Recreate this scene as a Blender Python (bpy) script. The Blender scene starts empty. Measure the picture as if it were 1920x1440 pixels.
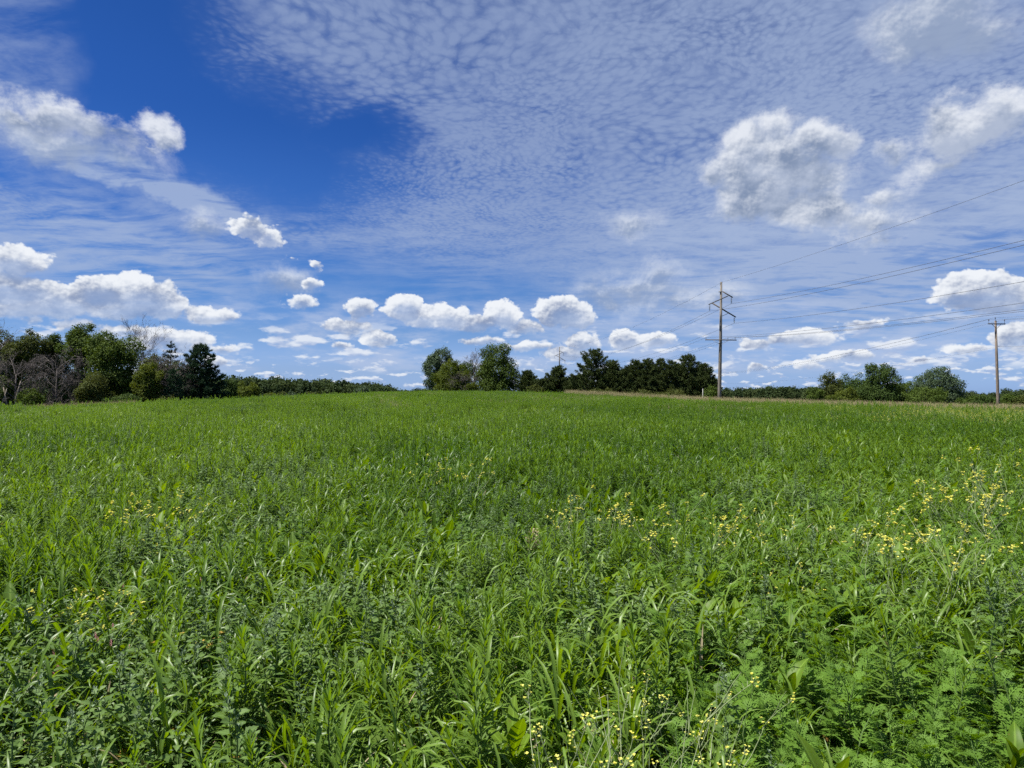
import bpy, bmesh, math, random
import numpy as np
from mathutils import Vector, Matrix, Euler, noise as mnoise

scene = bpy.context.scene
COL = scene.collection
R = math.radians
rng = np.random.default_rng(7)
random.seed(7)

# ----------------------------------------------------------------- camera
EYE = 1.65
FPX = 1321.0            # focal length in photo pixels (1920 wide)
ROW0 = 740.0            # eye-level row in the photo
PITCH = math.atan((ROW0 - 720.0) / FPX)
cam = bpy.data.cameras.new('camera')
cam.sensor_width = 36.0
cam.lens = 36.0 * FPX / 1920.0
cam.clip_start, cam.clip_end = 0.1, 12000.0
camo = bpy.data.objects.new('camera', cam)
camo.location = (0, 0, EYE)
camo.rotation_euler = (R(90) + PITCH, 0, 0)
COL.objects.link(camo)
scene.camera = camo

scene.render.resolution_x, scene.render.resolution_y = 1024, 768
scene.view_settings.view_transform = 'Standard'
scene.view_settings.look = 'None'
scene.view_settings.gamma = 1.0
scene.view_settings.use_curve_mapping = False
scene.view_settings.exposure = 0.82
scene.render.engine = 'CYCLES'
cy = scene.cycles
cy.use_adaptive_sampling = True
cy.adaptive_threshold = 0.015
cy.adaptive_min_samples = 24
cy.max_bounces = 5
cy.diffuse_bounces = 3
cy.glossy_bounces = 2
cy.transmission_bounces = 3
cy.use_denoising = False
cy.caustics_reflective = cy.caustics_refractive = False

SUN_EL, SUN_AZ = R(61), R(-100)      # azimuth from +Y towards +X: the sun is high on the left, a little behind
sun = bpy.data.lights.new('sun', 'SUN')
sun.energy, sun.angle, sun.color = 5.0, R(0.53), (1.0, 0.965, 0.91)
suno = bpy.data.objects.new('sun', sun)
sdir = Vector((math.cos(SUN_EL) * math.sin(SUN_AZ), math.cos(SUN_EL) * math.cos(SUN_AZ), math.sin(SUN_EL)))
suno.rotation_euler = (-sdir).to_track_quat('-Z', 'Y').to_euler()
suno.location = (-40, -20, 60)
COL.objects.link(suno)
# ----------------------------------------------------------------- sky with its clouds (world shader)
world = bpy.data.worlds.new('World')
scene.world = world
world.use_nodes = True
world.cycles.sampling_method = 'MANUAL'
world.cycles.sample_map_resolution = 256
NT = world.node_tree
NT.nodes.clear()


class E:
    """A node socket that can be written with + - * / (floats)."""
    def __init__(s, sock): s.s = sock
    def __add__(a, b): return mth('ADD', a, b)
    __radd__ = __add__
    def __sub__(a, b): return mth('SUBTRACT', a, b)
    def __rsub__(a, b): return mth('SUBTRACT', b, a)
    def __mul__(a, b): return mth('MULTIPLY', a, b)
    __rmul__ = __mul__
    def __truediv__(a, b): return mth('DIVIDE', a, b)


def plug(node, i, v):
    if isinstance(v, E): NT.links.new(v.s, node.inputs[i])
    else: node.inputs[i].default_value = v


def mth(op, *args, clamp=False):
    n = NT.nodes.new('ShaderNodeMath'); n.operation = op; n.use_clamp = clamp
    for i, a in enumerate(args): plug(n, i, a)
    return E(n.outputs[0])


def vec(op, *args, out=0):
    n = NT.nodes.new('ShaderNodeVectorMath'); n.operation = op
    for i, a in enumerate(args):
        if op == 'SCALE' and i == 1: plug(n, 3, a)
        else: plug(n, i, a)
    return E(n.outputs[out])


def xyz(x, y, z=0.0):
    n = NT.nodes.new('ShaderNodeCombineXYZ')
    plug(n, 0, x); plug(n, 1, y); plug(n, 2, z)
    return E(n.outputs[0])


def step(v, a, b, lo=0.0, hi=1.0):
    n = NT.nodes.new('ShaderNodeMapRange'); n.interpolation_type = 'SMOOTHSTEP'
    plug(n, 0, v); plug(n, 1, a); plug(n, 2, b); plug(n, 3, lo); plug(n, 4, hi)
    return E(n.outputs[0])


def fbm(p, scale, detail=4, rough=0.5, lac=2.0, dist=0.0, out=0):
    n = NT.nodes.new('ShaderNodeTexNoise'); n.noise_dimensions = '3D'
    plug(n, 'Vector', p); plug(n, 'Scale', scale); plug(n, 'Detail', detail); plug(n, 'Roughness', rough)
    plug(n, 'Lacunarity', lac); plug(n, 'Distortion', dist)
    return E(n.outputs[out])


def puffs(p, scale, detail=2.0, rough=0.5):
    n = NT.nodes.new('ShaderNodeTexVoronoi'); n.feature = 'SMOOTH_F1'; n.voronoi_dimensions = '3D'; n.normalize = True
    plug(n, 'Vector', p); plug(n, 'Scale', scale); plug(n, 'Detail', detail); plug(n, 'Roughness', rough)
    plug(n, 'Lacunarity', 2.2); plug(n, 'Smoothness', 0.35)
    return E(n.outputs['Distance'])


def mixc(f, a, b):
    n = NT.nodes.new('ShaderNodeMix'); n.data_type = 'RGBA'
    plug(n, 0, f); plug(n, 6, a); plug(n, 7, b)
    return E(n.outputs[2])


def srgb(r, g, b):
    f = lambda c: c / 255 / 12.92 if c <= 10 else ((c / 255 + 0.055) / 1.055) ** 2.4
    return (f(r), f(g), f(b), 1.0)


def sky_at(px, py):
    """Direction of a photo pixel as (azimuth, elevation), both times FPX."""
    x, z = (px - 960.0) / FPX, (720.0 - py) / FPX
    y, z = math.cos(PITCH) - z * math.sin(PITCH), math.sin(PITCH) + z * math.cos(PITCH)
    return math.atan2(x, y) * FPX, math.atan2(z, math.hypot(x, y)) * FPX


tc = NT.nodes.new('ShaderNodeTexCoord')
D = E(tc.outputs['Generated'])
sp = NT.nodes.new('ShaderNodeSeparateXYZ'); NT.links.new(D.s, sp.inputs[0])
DX, DY, DZ = (E(o) for o in sp.outputs)
AZ = mth('ARCTAN2', DX, DY) * FPX
EL = mth('ARCSINE', DZ) * FPX
P = xyz(AZ, EL, 0.0)


def ellipse(p, px, py, rx, ry, rot=0.0):
    """1 at the centre, 0 on the rim, negative outside; rot turns it (degrees, clockwise in the sky)."""
    a, e = sky_at(px, py)
    q = vec('SUBTRACT', p, (a, e, 0))
    if rot:
        n = NT.nodes.new('ShaderNodeVectorRotate'); n.rotation_type = 'Z_AXIS'
        plug(n, 'Vector', q); plug(n, 'Angle', R(rot)); q = E(n.outputs[0])
    q = vec('MULTIPLY', q, (1.0 / rx, 1.0 / ry, 0))
    return q, 1.0 - vec('LENGTH', q, out=1)


# --- clear air: Nishita sky, made deeper with height as a polarised-looking summer sky
ns = NT.nodes.new('ShaderNodeTexSky'); ns.sky_type = 'NISHITA'; ns.sun_disc = False
ns.sun_elevation, ns.sun_rotation = SUN_EL, SUN_AZ
ns.air_density, ns.dust_density, ns.ozone_density = 1.0, 1.0, 1.0
SKYS = 0.1
gain = NT.nodes.new('ShaderNodeValToRGB')      # takes the model's milky low sky to the clear blue of a washed summer day
gain.color_ramp.interpolation = 'EASE'
el0 = gain.color_ramp.elements
while len(el0) > 1: el0.remove(el0[-1])
for i, (e, tgt, base) in enumerate([
        (5, (160, 194, 238), (196, 189, 164)), (50, (150, 187, 233), (202, 207, 188)), (120, (114, 163, 224), (178, 199, 204)),
        (190, (88, 143, 215), (157, 183, 203)), (340, (58, 111, 194), (131, 159, 191)), (490, (42, 92, 174), (118, 145, 180)),
        (640, (36, 83, 161), (109, 135, 171)), (740, (33, 76, 151), (105, 130, 167))]):
    k = el0[0] if i == 0 else el0.new(e / 800.0)
    k.position = e / 800.0
    t, bb = srgb(*tgt), srgb(*base)
    k.color = tuple(t[j] / bb[j] for j in range(3)) + (1.0,)
NT.links.new((EL / 800.0).s, gain.inputs[0])
clear = vec('MULTIPLY', vec('SCALE', E(ns.outputs[0]), SKYS), E(gain.outputs[0]))

# --- high layer: mackerel ripples (altocumulus) on a plane far above
PL = xyz(DX / (mth('MAXIMUM', DZ, 0.0) + 0.07), DY / (mth('MAXIMUM', DZ, 0.0) + 0.07), 0.0)
warp = fbm(PL, 1.3, 3, 0.5, out=1)
PW = vec('ADD', PL, vec('SCALE', vec('SUBTRACT', warp, (0.5, 0.5, 0.5)), 0.35))
PR = vec('MULTIPLY', PW, (1.0, 0.84, 1.0))
PR = vec('ADD', PR, vec('SCALE', vec('SUBTRACT', fbm(PR, 40.0, 3, 0.65, out=1), (0.5, 0.5, 0.5)), 0.030))
c1 = fbm(PR, 7.0, 5.0, 0.6)
broad = fbm(PL, 1.6, 4, 0.55)
kind = step(fbm(vec('ADD', PL, (7.0, 3.0, 0.0)), 1.1, 3, 0.5), 0.38, 0.62)     # finer grain in some parts of the sheet
c2 = puffs(PR, 52.0, 0.0, 0.4) * kind + puffs(PR, 34.0, 0.0, 0.4) * (1.0 - kind)
Pn = vec('ADD', P, vec('SCALE', vec('SUBTRACT', fbm(D, 9.0, 5, 0.6, out=1), (0.5, 0.5, 0.5)), 130.0))
CLEARINGS = [(215, 60, 150, 270, -14), (390, 225, 240, 95, 14), (250, 330, 130, 34, 14), (640, 255, 100, 36, -4), (560, 330, 90, 40, -30),
             (620, 570, 280, 70, 0), (100, 330, 130, 26, 10), (1880, 470, 130, 30, 0), (1560, 600, 300, 40, -6)]
gap = None
for cx, cyy, rx, ry, rot in CLEARINGS:
    _, f = ellipse(Pn, cx, cyy, rx, ry, rot)
    gap = f if gap is None else mth('MAXIMUM', gap, f)
cover = step(gap, -1.05, 0.36, 1.0, 0.0)
low = step(EL, 120.0, 330.0)                       # the layer thins out towards the horizon
veil = step(broad, 0.25, 0.75)
rip = step((c1 - 0.5) * 0.9 + (0.36 - c2) * 1.7 + (veil - 0.5) * 0.25 + (cover - 1.0) * 0.75 + 0.09, -0.62, 0.52)
right = step(AZ, -200.0, 600.0)
ac = mth('POWER', cover, 0.7) * low * mth('ADD', rip * 0.56, right * 0.17 + 0.05 + veil * 0.08)
col = mixc(mth('MINIMUM', ac, 0.85), clear, srgb(158, 176, 210))

# --- stretched veils low and on the left
st = fbm(vec('MULTIPLY', vec('ADD', PL, vec('SCALE', warp, 0.5)), (1.0, 2.6, 1.0)), 2.2, 6, 0.62)
_, band1 = ellipse(Pn, 245, 328, 300, 22, 17)
_, band2 = ellipse(Pn, 190, 450, 330, 110, 6)
_, band3 = ellipse(Pn, 20, 120, 70, 220, -8)
_, band4 = ellipse(Pn, 800, 480, 420, 90, 4)
_, band5 = ellipse(Pn, 1560, 480, 560, 190, -3)
b = mth('MAXIMUM', step(band1, -0.45, 0.5) * 1.0, step(band2, -0.3, 0.7) * 0.75)
b = mth('MAXIMUM', b, step(band3, -0.4, 0.6) * 0.42)
b = mth('MAXIMUM', b, step(band4, -0.3, 0.8) * 0.40)
b = mth('MAXIMUM', b, step(band5, -0.3, 0.8) * 0.85)
haze_lo = step(EL, 0.0, 190.0, 0.34, 0.0)
vs = b * step(st + c1 * 0.25, 0.42, 0.78) + step(band1, -0.1, 0.7) * 0.08 + step(band5, -0.2, 1.0) * 0.3
col = mixc(mth('MINIMUM', vs, 0.8), col, srgb(166, 184, 217))
col = mixc(haze_lo, col, srgb(176, 203, 244))

# --- cumulus: ellipses give the place and size of each cloud, noise gives its heads and frayed rims
HARD = [  # centre x, y (photo), half width, half height
    (462, 425, 34, 22), (500, 445, 36, 20),
    (25, 487, 52, 24), (560, 567, 30, 14), (585, 532, 20, 13), (590, 497, 14, 11), (552, 484, 13, 6),
    (250, 548, 70, 32), (300, 570, 45, 26), (185, 545, 45, 22), (392, 592, 48, 17), (225, 575, 80, 22),
    (20, 535, 60, 24), (95, 560, 90, 30), (40, 565, 70, 25),
    (355, 640, 42, 20), (300, 635, 50, 18), (420, 656, 24, 7), (405, 678, 20, 12), (225, 618, 36, 10), (145, 608, 34, 12), (65, 598, 16, 8),
    (650, 612, 46, 16), (710, 633, 34, 18), (640, 648, 22, 8),
    (675, 578, 30, 20), (755, 575, 36, 26), (790, 595, 40, 20), (840, 592, 48, 24), (890, 605, 48, 20), (940, 592, 40, 26), (985, 612, 45, 15),
    (1052, 582, 56, 32), (1080, 600, 40, 18), (1090, 640, 36, 18), (1170, 636, 34, 20), (1225, 638, 46, 14), (985, 650, 60, 10), (1060, 662, 50, 14), (900, 640, 50, 8),
    (1835, 545, 62, 34), (1870, 562, 52, 26), (1790, 552, 38, 14),
    (1505, 632, 66, 15), (1415, 643, 30, 12), (1620, 608, 32, 9), (1915, 632, 40, 22),
    (1600, 668, 40, 9), (1545, 672, 30, 8), (1810, 655, 36, 8), (1415, 688, 20, 9), (1728, 676, 16, 7), (1515, 684, 26, 9),
]
SOFT = [
    (1395, 290, 70, 46), (1470, 300, 70, 40), (1545, 285, 42, 34), (1430, 350, 90, 56), (1380, 385, 50, 30), (1600, 410, 85, 22),
    (1660, 360, 36, 18), (1520, 400, 90, 32), (1805, 250, 76, 46), (1850, 222, 46, 34), (1765, 305, 50, 22), (1670, 275, 32, 20),
    (1335, 312, 40, 30), (1450, 248, 56, 24), (1655, 415, 56, 14), (1500, 345, 80, 36),
    (85, 218, 52, 32), (145, 238, 60, 28), (205, 256, 44, 18), (15, 230, 50, 20), (290, 245, 30, 24), (262, 275, 14, 8),
]


FAINT = [
    (1745, 50, 100, 66), (1830, 90, 60, 34), (1190, 530, 74, 24), (1145, 542, 40, 20), (1235, 512, 36, 20), (1185, 415, 44, 26), (1355, 548, 44, 20),
    (1250, 555, 60, 18), (110, 275, 120, 26), (380, 425, 50, 22), (540, 540, 40, 26),
]


def cumulus(blobs, p, squash):
    """Field in pixels (positive inside) and a 0..1 'underside' value."""
    F = S = None
    for cx, cyy, rx, ry in blobs:
        q, f = ellipse(p, cx, cyy, rx, ry)
        f = f * ry
        s = vec('LENGTH', vec('ADD', q, (-0.16, 0.62, 0)), out=1)
        F = f if F is None else mth('MAXIMUM', F, f)
        S = s if S is None else mth('MINIMUM', S, s)
    return F, S


near = step(EL, 30.0, 430.0)
D2 = vec('MULTIPLY', D, (1.0, 1.0, 1.25))
n_hi = fbm(D2, 26.0, 7, 0.58)
w_hi = vec('SUBTRACT', fbm(D2, 34.0, 5, 0.55, out=1), (0.5, 0.5, 0.5))
PC = vec('ADD', P, vec('MULTIPLY', w_hi, xyz(34.0 + near * 40.0, 20.0 + near * 30.0, 0.0)))
pf = puffs(D2, 62.0, 2.0, 0.55)
pf2 = puffs(vec('ADD', D2, (-0.0020, 0.0, 0.0036)), 62.0, 2.0, 0.55)
amp = 9.0 + near * 16.0
F, S = cumulus(HARD, PC, 1.0)
Fh = F - amp * 0.16 + (0.40 - pf) * amp * 1.6 + (n_hi - 0.5) * amp * 0.9
soft_base = step(S, 0.35, 1.1, 6.0, 2.5)
a_h = step(Fh, -1.0, soft_base + near * 4.0)
relief = (pf2 - pf) * 1.7
lit = step(S + (n_hi - 0.5) * 2.0 + (0.42 - pf) * 0.45 + relief, 0.32, 1.50)
ch = mixc(lit, mixc(step(n_hi, 0.36, 0.62), srgb(142, 157, 188), srgb(184, 195, 216)), srgb(240, 244, 250))

n_so = fbm(D2, 11.0, 9, 0.62, dist=0.35)
PS = vec('ADD', P, vec('SCALE', vec('SUBTRACT', fbm(D2, 9.0, 7, 0.62, out=1), (0.5, 0.5, 0.5)), 150.0))
F2, S2 = cumulus(SOFT, PS, 1.0)
Fs = F2 + 3.0 + (n_so - 0.5) * 54.0 + (0.4 - pf) * 10.0
a_s = step(Fs, -3.0, 22.0)
lit_s = step(S2 * 1.0 + (n_so - 0.5) * 3.4 + relief * 0.7, 0.22, 1.62)
body = step(fbm(D2, 15.0, 5, 0.55) + (0.40 - pf) * 0.35, 0.34, 0.66)              # darker and lighter folds inside the bodies
cs = mixc(lit_s, mixc(body, srgb(128, 145, 174), srgb(180, 191, 212)), srgb(236, 240, 247))

F3, S3 = cumulus(FAINT, PS, 1.0)
a_t = step(F3 + (n_so - 0.5) * 70.0, -16.0, 30.0) * 0.78
ct = mixc(step(S3 + (n_so - 0.5) * 3.4 + relief * 0.8, 0.35, 1.6), srgb(150, 166, 194), srgb(226, 232, 242))

# --- the many small ones far off, a band above the horizon
def small_ones(px, py, off, e0, e1, e2, e3, thr, seed):
    p = xyz(AZ / px + seed, EL / py, seed)
    n1 = fbm(p, 1.0, 5, 0.52) + (fbm(p, 0.22, 2, 0.5) - 0.5) * 0.30
    n2 = fbm(vec('ADD', p, off), 1.0, 3, 0.5)
    a = step(n1, thr, thr + 0.10) * step(EL, e0, e1) * step(EL, e2, e3, 1.0, 0.0)
    return a * 0.78, mixc(step(n1 - n2, -0.10, 0.16), srgb(165, 184, 220), srgb(240, 244, 250))


a_b, cb = small_ones(30.0, 11.0, (-0.12, 0.42, 0.0), 6.0, 14.0, 44.0, 78.0, 0.515, 3.3)
a_b2, cb2 = small_ones(62.0, 22.0, (-0.12, 0.42, 0.0), 34.0, 55.0, 100.0, 150.0, 0.540, 8.7)

# faint, flat, far-off banks that run the low cumulus together
pk = xyz(AZ / 120.0, EL / 34.0, 4.4)
a_f = step(fbm(pk, 1.0, 6, 0.58), 0.42, 0.66) * step(EL, 25.0, 60.0) * step(EL, 130.0, 215.0, 1.0, 0.0) * 0.62
col = mixc(a_f, col, srgb(186, 200, 228))

col = mixc(a_t, col, ct)
col = mixc(a_s * 0.90, col, cs)
col = mixc(a_b, col, cb)
col = mixc(a_b2, col, cb2)
thin = step(S, 0.30, 0.95, 0.62, 1.0)               # undersides melt into the air
col = mixc(a_h * thin, col, ch)

SKYLEVEL = 2.0 ** -scene.view_settings.exposure      # the sky keeps its brightness in the picture
bg = NT.nodes.new('ShaderNodeBackground'); bg.inputs[1].default_value = SKYLEVEL; NT.links.new(col.s, bg.inputs[0])

# away from this quarter of the sky the same high layer goes on; scattered cumulus all round
nb3 = fbm(vec('MULTIPLY', D, (1.0, 1.0, 2.2)), 5.0, 6, 0.55)
far_col = mixc(step(broad, 0.35, 0.7, 0.08, 0.40) * low, clear, srgb(163, 181, 222))
far_col = mixc(step(nb3, 0.56, 0.66) * step(EL, 0.0, 60.0) * 0.9, far_col, srgb(214, 221, 234))
bg2 = NT.nodes.new('ShaderNodeBackground'); bg2.inputs[1].default_value = SKYLEVEL; NT.links.new(far_col.s, bg2.inputs[0])
inside = mth('MULTIPLY', step(mth('ABSOLUTE', AZ), 1010.0, 1180.0, 1.0, 0.0), step(EL, 760.0, 900.0, 1.0, 0.0))
inside = inside * step(EL, -60.0, -20.0)
ms = NT.nodes.new('ShaderNodeMixShader')
NT.links.new(inside.s, ms.inputs[0]); NT.links.new(bg2.outputs[0], ms.inputs[1]); NT.links.new(bg.outputs[0], ms.inputs[2])
wo = NT.nodes.new('ShaderNodeOutputWorld')
NT.links.new(ms.outputs[0], wo.inputs[0])
# ----------------------------------------------------------------- helpers for objects
def srgb3(r, g, b): return srgb(r, g, b)


def link(o, parent=None):
    COL.objects.link(o)
    if parent is not None: o.parent = parent
    return o


def tag(o, label=None, cat=None, group=None, kind=None):
    if label: o['label'] = label
    if cat: o['category'] = cat
    if group: o['group'] = group
    if kind: o['kind'] = kind
    return o


def empty(name, loc=(0, 0, 0), rz=0.0):
    o = bpy.data.objects.new(name, None)
    o.empty_display_size = 0.2
    o.location = loc; o.rotation_euler = (0, 0, rz)
    return link(o)


class MB:
    """Collects triangles and quads; data = per-corner (across, along, random) kept in the colour attribute 'leaf'."""
    def __init__(s):
        s.v, s.f, s.m, s.c, s.n = [], [], [], [], 0

    def add(s, verts, faces, mat=0, attr=None):
        verts = np.asarray(verts, dtype=np.float32).reshape(-1, 3)
        o = s.n
        s.v.append(verts); s.n += len(verts)
        for f in faces: s.f.append(tuple(i + o for i in f))
        s.m += [mat] * len(faces)
        if attr is None: attr = np.tile(np.float32([[0, 0, 0.5]]), (len(verts), 1))
        attr = np.asarray(attr, dtype=np.float32)
        if attr.ndim == 1: attr = np.tile(attr, (len(verts), 1))
        s.c.append(attr)

    def tube(s, pts, radii, sides=5, mat=0, cap=True, attr=(0, 0, 0.5)):
        pts = [Vector(p) for p in pts]
        vs, fs = [], []
        up = Vector((0.13, 0.2, 1)).normalized()
        for i, p in enumerate(pts):
            t = (pts[min(i + 1, len(pts) - 1)] - pts[max(i - 1, 0)])
            t = t.normalized() if t.length > 1e-9 else Vector((0, 0, 1))
            a = t.cross(up)
            if a.length < 0.05: a = t.cross(Vector((1, 0, 0)))
            a.normalize(); b = t.cross(a)
            r = radii[i] if hasattr(radii, '__len__') else radii
            for k in range(sides):
                an = 2 * math.pi * k / sides
                vs.append(p + a * (r * math.cos(an)) + b * (r * math.sin(an)))
        for i in range(len(pts) - 1):
            for k in range(sides):
                k2 = (k + 1) % sides
                fs.append((i * sides + k, i * sides + k2, (i + 1) * sides + k2, (i + 1) * sides + k))
        if cap and sides > 2:
            fs.append(tuple(range(sides))[::-1])
            fs.append(tuple(range((len(pts) - 1) * sides, len(pts) * sides)))
        s.add([tuple(v) for v in vs], fs, mat, np.float32(attr))

    def box(s, c, size, rot=None, mat=0):
        x, y, z = (q / 2 for q in size)
        vs = [Vector(p) for p in [(-x, -y, -z), (x, -y, -z), (x, y, -z), (-x, y, -z), (-x, -y, z), (x, -y, z), (x, y, z), (-x, y, z)]]
        if rot is not None: vs = [rot @ v for v in vs]
        vs = [tuple(v + Vector(c)) for v in vs]
        s.add(vs, [(0, 3, 2, 1), (4, 5, 6, 7), (0, 1, 5, 4), (1, 2, 6, 5), (2, 3, 7, 6), (3, 0, 4, 7)], mat)

    def merge(s, other, M=None, shade=None):
        for v, c in zip(other.v, other.c):
            if M is not None: v = v @ M[:3, :3].T + M[:3, 3]
            s.v.append(v.astype(np.float32))
            if shade is not None:
                c = c.copy(); c[:, 2] = np.clip(c[:, 2] + shade, 0, 1)
            s.c.append(c)
        for f in other.f: s.f.append(tuple(i + s.n for i in f))
        s.m += other.m; s.n += other.n

    def mesh(s, name, mats, smooth=False):
        me = bpy.data.meshes.new(name)
        if s.n:
            V = np.concatenate(s.v)
            lens = np.fromiter((len(f) for f in s.f), dtype=np.int32, count=len(s.f))
            loops = np.fromiter((i for f in s.f for i in f), dtype=np.int32)
            starts = np.concatenate([[0], np.cumsum(lens)[:-1]]).astype(np.int32)
            me.vertices.add(len(V)); me.vertices.foreach_set('co', V.ravel())
            me.loops.add(len(loops)); me.loops.foreach_set('vertex_index', loops)
            me.polygons.add(len(lens)); me.polygons.foreach_set('loop_start', starts)
            try: me.polygons.foreach_set('loop_total', lens)
            except Exception: pass
            me.polygons.foreach_set('material_index', np.asarray(s.m, dtype=np.int32))
            at = me.attributes.new('leaf', 'FLOAT_COLOR', 'POINT')
            C = np.concatenate(s.c)
            at.data.foreach_set('color', np.concatenate([C, np.ones((len(C), 1), np.float32)], 1).ravel())
            for m in (mats if isinstance(mats, (list, tuple)) else [mats]): me.materials.append(m)
            if smooth: me.polygons.foreach_set('use_smooth', np.ones(len(lens), dtype=bool))
            me.update(calc_edges=True); me.validate()
        return me

    def build(s, name, mats, parent=None, smooth=False):
        return link(bpy.data.objects.new(name, s.mesh(name, mats, smooth)), parent)


# ----------------------------------------------------------------- materials
def new_mat(name):
    m = bpy.data.materials.new(name); m.use_nodes = True
    m.node_tree.nodes.clear()
    return m, m.node_tree


def nd(nt, typ, **kw):
    n = nt.nodes.new(typ)
    for k, v in kw.items():
        if k.startswith('i_'): n.inputs[k[2:]].default_value = v
        else: setattr(n, k, v)
    return n


def leaf_mat(name, dark, light, rough=0.5, trans=0.35, vein=0.0, spec=0.35, young=None, vary=0.35, stain=None, patch=0.0):
    """Leaf: colour between dark and light by leaf and by plant, thin enough for the sun to shine through."""
    m, nt = new_mat(name); L = nt.links.new
    at = nd(nt, 'ShaderNodeAttribute', attribute_name='leaf')
    sx = nd(nt, 'ShaderNodeSeparateColor'); L(at.outputs['Color'], sx.inputs[0])
    oi = nd(nt, 'ShaderNodeObjectInfo')
    add = nd(nt, 'ShaderNodeMath', operation='MULTIPLY_ADD'); L(oi.outputs['Random'], add.inputs[0]); add.inputs[1].default_value = vary
    sc_ = nd(nt, 'ShaderNodeMath', operation='MULTIPLY'); L(sx.outputs[2], sc_.inputs[0]); sc_.inputs[1].default_value = 1.0 - vary
    L(sc_.outputs[0], add.inputs[2])
    if patch:                                   # plants of one patch share a tone: soil and moisture differ over the field
        pm = nd(nt, 'ShaderNodeAttribute', attribute_name='patch', attribute_type='INSTANCER')
        pa = nd(nt, 'ShaderNodeMath', operation='MULTIPLY_ADD', use_clamp=True); L(pm.outputs['Fac'], pa.inputs[0]); pa.inputs[1].default_value = patch; L(add.outputs[0], pa.inputs[2])
        add = pa
    mx = nd(nt, 'ShaderNodeMix', data_type='RGBA'); L(add.outputs[0], mx.inputs[0])
    mx.inputs[6].default_value = dark; mx.inputs[7].default_value = light
    c = mx.outputs[2]
    if young is not None:                       # growing tips are paler
        pw = nd(nt, 'ShaderNodeMath', operation='POWER'); L(sx.outputs[1], pw.inputs[0]); pw.inputs[1].default_value = 3.0
        my = nd(nt, 'ShaderNodeMix', data_type='RGBA'); L(pw.outputs[0], my.inputs[0]); L(c, my.inputs[6]); my.inputs[7].default_value = young
        c = my.outputs[2]
    if vein > 0:
        mr = nd(nt, 'ShaderNodeMapRange'); L(sx.outputs[0], mr.inputs[0])
        mr.inputs[1].default_value, mr.inputs[2].default_value = 0.0, 0.22
        mr.inputs[3].default_value, mr.inputs[4].default_value = vein, 0.0
        mv = nd(nt, 'ShaderNodeMix', data_type='RGBA'); L(mr.outputs[0], mv.inputs[0]); L(c, mv.inputs[6])
        mv.inputs[7].default_value = tuple(min(1, x * 1.9 + 0.03) for x in light[:3]) + (1,)
        c = mv.outputs[2]
    if stain is not None:
        tco = nd(nt, 'ShaderNodeTexCoord')
        nz = nd(nt, 'ShaderNodeTexNoise', i_Scale=60.0, i_Detail=3.0); L(tco.outputs['Object'], nz.inputs['Vector'])
        mr2 = nd(nt, 'ShaderNodeMapRange'); L(nz.outputs[0], mr2.inputs[0])
        mr2.inputs[1].default_value, mr2.inputs[2].default_value = 0.62, 0.74
        ms_ = nd(nt, 'ShaderNodeMix', data_type='RGBA'); L(mr2.outputs[0], ms_.inputs[0]); L(c, ms_.inputs[6]); ms_.inputs[7].default_value = stain
        c = ms_.outputs[2]
    pb = nd(nt, 'ShaderNodeBsdfPrincipled', i_Roughness=rough)
    pb.inputs['Specular IOR Level'].default_value = spec
    L(c, pb.inputs['Base Color'])
    tr = nd(nt, 'ShaderNodeBsdfTranslucent')
    hs_ = nd(nt, 'ShaderNodeHueSaturation', i_Hue=0.485, i_Saturation=1.15, i_Value=1.25); L(c, hs_.inputs['Color']); L(hs_.outputs[0], tr.inputs[0])
    mxs = nd(nt, 'ShaderNodeMixShader', i_Fac=trans) if False else nd(nt, 'ShaderNodeMixShader')
    mxs.inputs[0].default_value = trans
    L(pb.outputs[0], mxs.inputs[1]); L(tr.outputs[0], mxs.inputs[2])
    out = nd(nt, 'ShaderNodeOutputMaterial'); L(mxs.outputs[0], out.inputs[0])
    return m


def noise_mat(name, ca, cb, scale=(1, 1, 1), size=4.0, rough=0.85, detail=6.0, bump=0.3, bdist=0.02, lo=0.35, hi=0.65, spec=0.25, coords='Object'):
    m, nt = new_mat(name); L = nt.links.new
    tco = nd(nt, 'ShaderNodeTexCoord')
    mp = nd(nt, 'ShaderNodeMapping'); L(tco.outputs[coords], mp.inputs[0]); mp.inputs['Scale'].default_value = scale
    nz = nd(nt, 'ShaderNodeTexNoise', i_Scale=size, i_Detail=detail, i_Roughness=0.62); L(mp.outputs[0], nz.inputs['Vector'])
    mr = nd(nt, 'ShaderNodeMapRange'); L(nz.outputs[0], mr.inputs[0]); mr.inputs[1].default_value, mr.inputs[2].default_value = lo, hi
    mx = nd(nt, 'ShaderNodeMix', data_type='RGBA'); L(mr.outputs[0], mx.inputs[0]); mx.inputs[6].default_value = ca; mx.inputs[7].default_value = cb
    pb = nd(nt, 'ShaderNodeBsdfPrincipled', i_Roughness=rough); pb.inputs['Specular IOR Level'].default_value = spec
    L(mx.outputs[2], pb.inputs['Base Color'])
    if bump:
        bp = nd(nt, 'ShaderNodeBump', i_Strength=bump, i_Distance=bdist); L(nz.outputs[0], bp.inputs['Height']); L(bp.outputs[0], pb.inputs['Normal'])
    out = nd(nt, 'ShaderNodeOutputMaterial'); L(pb.outputs[0], out.inputs[0])
    return m


# ----------------------------------------------------------------- terrain
def sstep(x, a, b):
    t = np.clip((np.asarray(x, dtype=float) - a) / (b - a), 0, 1)
    return t * t * (3 - 2 * t)


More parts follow.
